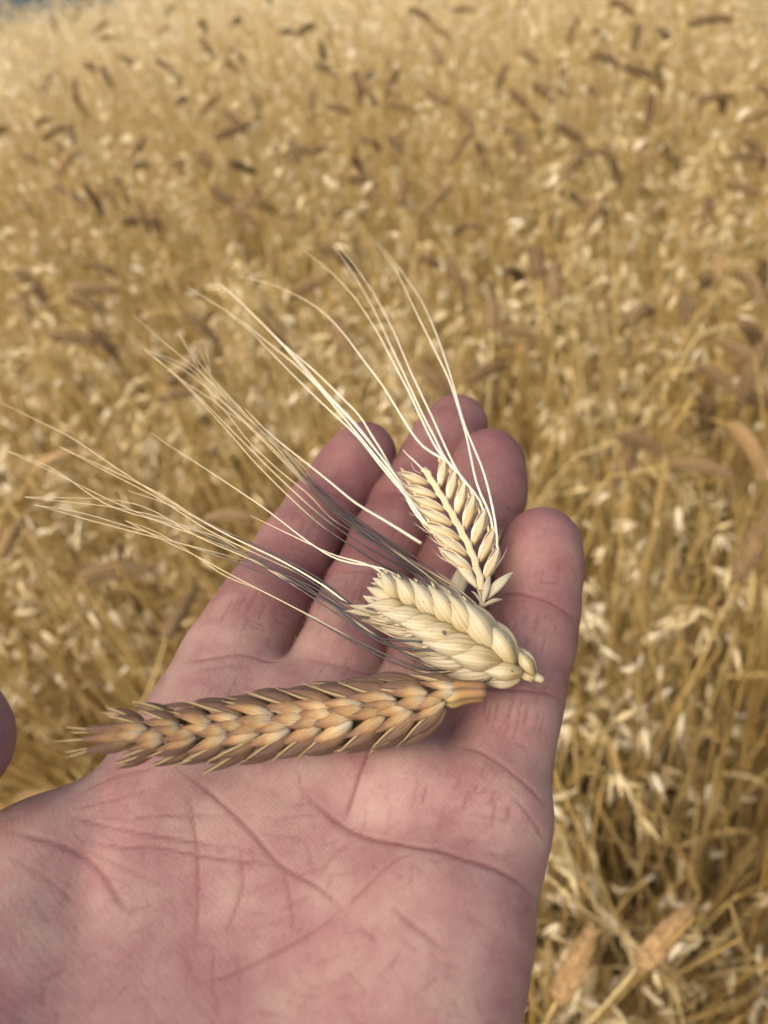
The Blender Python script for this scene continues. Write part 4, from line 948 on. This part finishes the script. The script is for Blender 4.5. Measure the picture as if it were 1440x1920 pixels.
LIST = [  # neck and tip directions, tan or brown, label
 (1045,1875,1118,1728,1,1,'tan wheat ear standing upright at the bottom edge right beside the palm'),
 (1195,1815,1282,1715,1,1,'pinkish-tan wheat ear leaning right among oat husks, bottom right corner'),
 (1380,1092,1442,950,0,1,'brown wheat ear on a thick stem leaving the frame at the right edge'),
 (30,1500,112,1488,1,1,'tan wheat ear lying level in the gap between thumb and palm'),
 (0,1050,42,980,1,0,'tan wheat ear tilted at the left frame edge below the awns'),
 (150,1092,300,1075,0,0,'faint brown wheat ear lying level under the lower black awns'),
 (310,1200,362,1112,0,0,'brown wheat ear rising beside the lower half of the index finger'),
 (480,975,385,978,0,0,'brown wheat ear pointing left just off the index fingertip joint'),
 (65,882,132,855,1,0,'tan wheat ear slanting up to the right between two awn bundles'),
 (132,543,232,548,0,0,'dark brown arched wheat ear, upper one of the pair at left'),
 (132,562,212,596,0,0,'dark brown wheat ear pointing down right, lower of the left pair'),
 (98,632,192,652,0,0,'dark brown level wheat ear below the arched pair at left'),
 (298,752,372,744,0,0,'brown wheat ear lying level behind the long black awns'),
 (312,722,382,688,0,0,'brown wheat ear slanting upward behind the long black awns'),
 (1003,163,1062,226,0,0,'dark curved wheat ear pointing down right, upper right of centre'),
 (1308,192,1382,184,0,0,'brown level wheat ear on a tall straw near the right edge'),
 (1108,108,1166,136,0,0,'brown wheat ear drooping right, near the top right'),
 (1090,300,1040,358,0,0,'brown wheat ear pointing down left, joined to a bent one'),
 (1085,285,1152,290,0,0,'brown hooked wheat ear bending right, upper right quarter'),
 (1440,305,1362,302,0,0,'brown level wheat ear cut by the right frame edge'),
 (1358,345,1412,362,0,0,'short brown wheat ear below the one cut by the right edge'),
 (1290,48,1412,38,0,0,'long brown arched wheat ear at the top right corner'),
 (798,172,846,202,0,0,'brown wheat ear pointing right, top centre of the field'),
 (862,206,888,248,0,0,'brown wheat ear hanging steeply beside another, top centre'),
 (922,238,982,256,0,0,'thin brown wheat ear lying level right of a steep one'),
 (980,98,1012,122,0,0,'small dark wheat ear near the top edge, right of centre'),
 (1040,565,1034,478,0,0,'upright dark wheat ear, right one of two above the fingertips'),
 (1012,525,988,468,0,0,'upright dark wheat ear, left one of two above the fingertips'),
 (922,622,920,560,0,0,'short upright brown wheat ear right of the barley awns'),
 (940,618,1012,642,0,0,'brown wheat ear pointing right, just above the ring fingertip'),
 (870,722,912,702,0,0,'brown wheat ear touching the middle fingertip outline'),
 (1308,688,1352,724,0,0,'dark wheat ear pointing down right, below the right edge pair'),
 (1420,682,1368,658,0,0,'dark wheat ear pointing left at the right frame edge'),
 (1255,868,1312,882,0,0,'brown wheat ear lying level right of the little fingertip'),
 (1388,518,1424,574,0,0,'brown wheat ear hanging down at the right edge, mid height'),
 (1158,822,1204,842,0,0,'brown wheat ear pointing right above the little fingertip'),
 (735,262,752,298,0,0,'small brown wheat ear hanging down, above the barley awns'),
 (756,338,752,398,0,0,'small brown wheat ear hanging straight down over the field centre'),
 (678,352,716,376,0,0,'small brown wheat ear pointing right left of the hanging one'),
 (545,270,570,345,0,0,'slender brown wheat ear hanging, left of the field centre'),
 (400,260,480,232,0,0,'brown arched wheat ear in the upper left quarter'),
 (372,290,402,332,0,0,'dark wheat ear hanging down in the upper left quarter'),
 (435,390,478,420,0,0,'dark wheat ear pointing down right over the upper awns'),
 (160,125,215,152,0,0,'small dark wheat ear in the upper left, pointing right'),
 (50,295,88,328,0,0,'small dark wheat ear hanging near the left edge, upper part'),
 (1280,560,1284,600,0,0,'short dark wheat ear standing right of the upright pair'),
]
for u0, v0, u1, v1, mi, nr, lab in LIST:
    lf = .05
    A = on_crop(u0, v0, lf); B = on_crop(u1, v1, lf)
    if nr:
        f0 = {1045: .43, 1195: .46, 1380: .56, 30: .66}[u0]; A = ray(u0, v0)*f0+np.array((0, 0, CAM_Z)); B = ray(u1, v1)*(f0-.01)+np.array((0, 0, CAM_Z))
    d = B-A; L = np.linalg.norm(d)
    if L > .082: B = A+d*.082/L
    if L < .055: B = A+d*.055/L
    wheat(A, B, .05 if nr else random.choice((.35, .7, .7, 1.1)), mi, lab, near=bool(nr))
used = [(a, b) for a, b, *_ in LIST]; cnt = 0
while cnt < 125:
    v = random.uniform(5, 900)*(random.uniform(.3, 1)); u = random.uniform(0, 1440)
    if v > 420 and random.random() < .6: continue
    if u > 800 and v < 420 and random.random() < .35: continue
    if min((u-a)**2+(v-b)**2 for a, b in used) < 34**2*(.3+v/700): continue
    if on_skin(u, v) is not None: continue
    used.append((u, v)); cnt += 1
    A = on_crop(u, v, random.uniform(.0, .06)); a = random.gauss(0, 1.2)-.3; el = random.gauss(-.55, .5); d = np.array((math.cos(a)*math.cos(el), math.sin(a)*math.cos(el), math.sin(el))); reg = region(u, v)
    u2, v2, _ = pix(*(A+d*.05)); pose = 'hanging' if v2-v > abs(u2-u) else 'upright' if v-v2 > abs(u2-u) else 'bent to the left' if u2 < u else 'bent to the right'
    wheat(A, A+d*random.uniform(.055, .078), random.choice((.35, .7, 1.1, 1.1)), 0 if random.random() < .95 else 1, 'brown wheat ear '+pose+' '+reg, 'brown wheat ears '+pose+' '+reg)
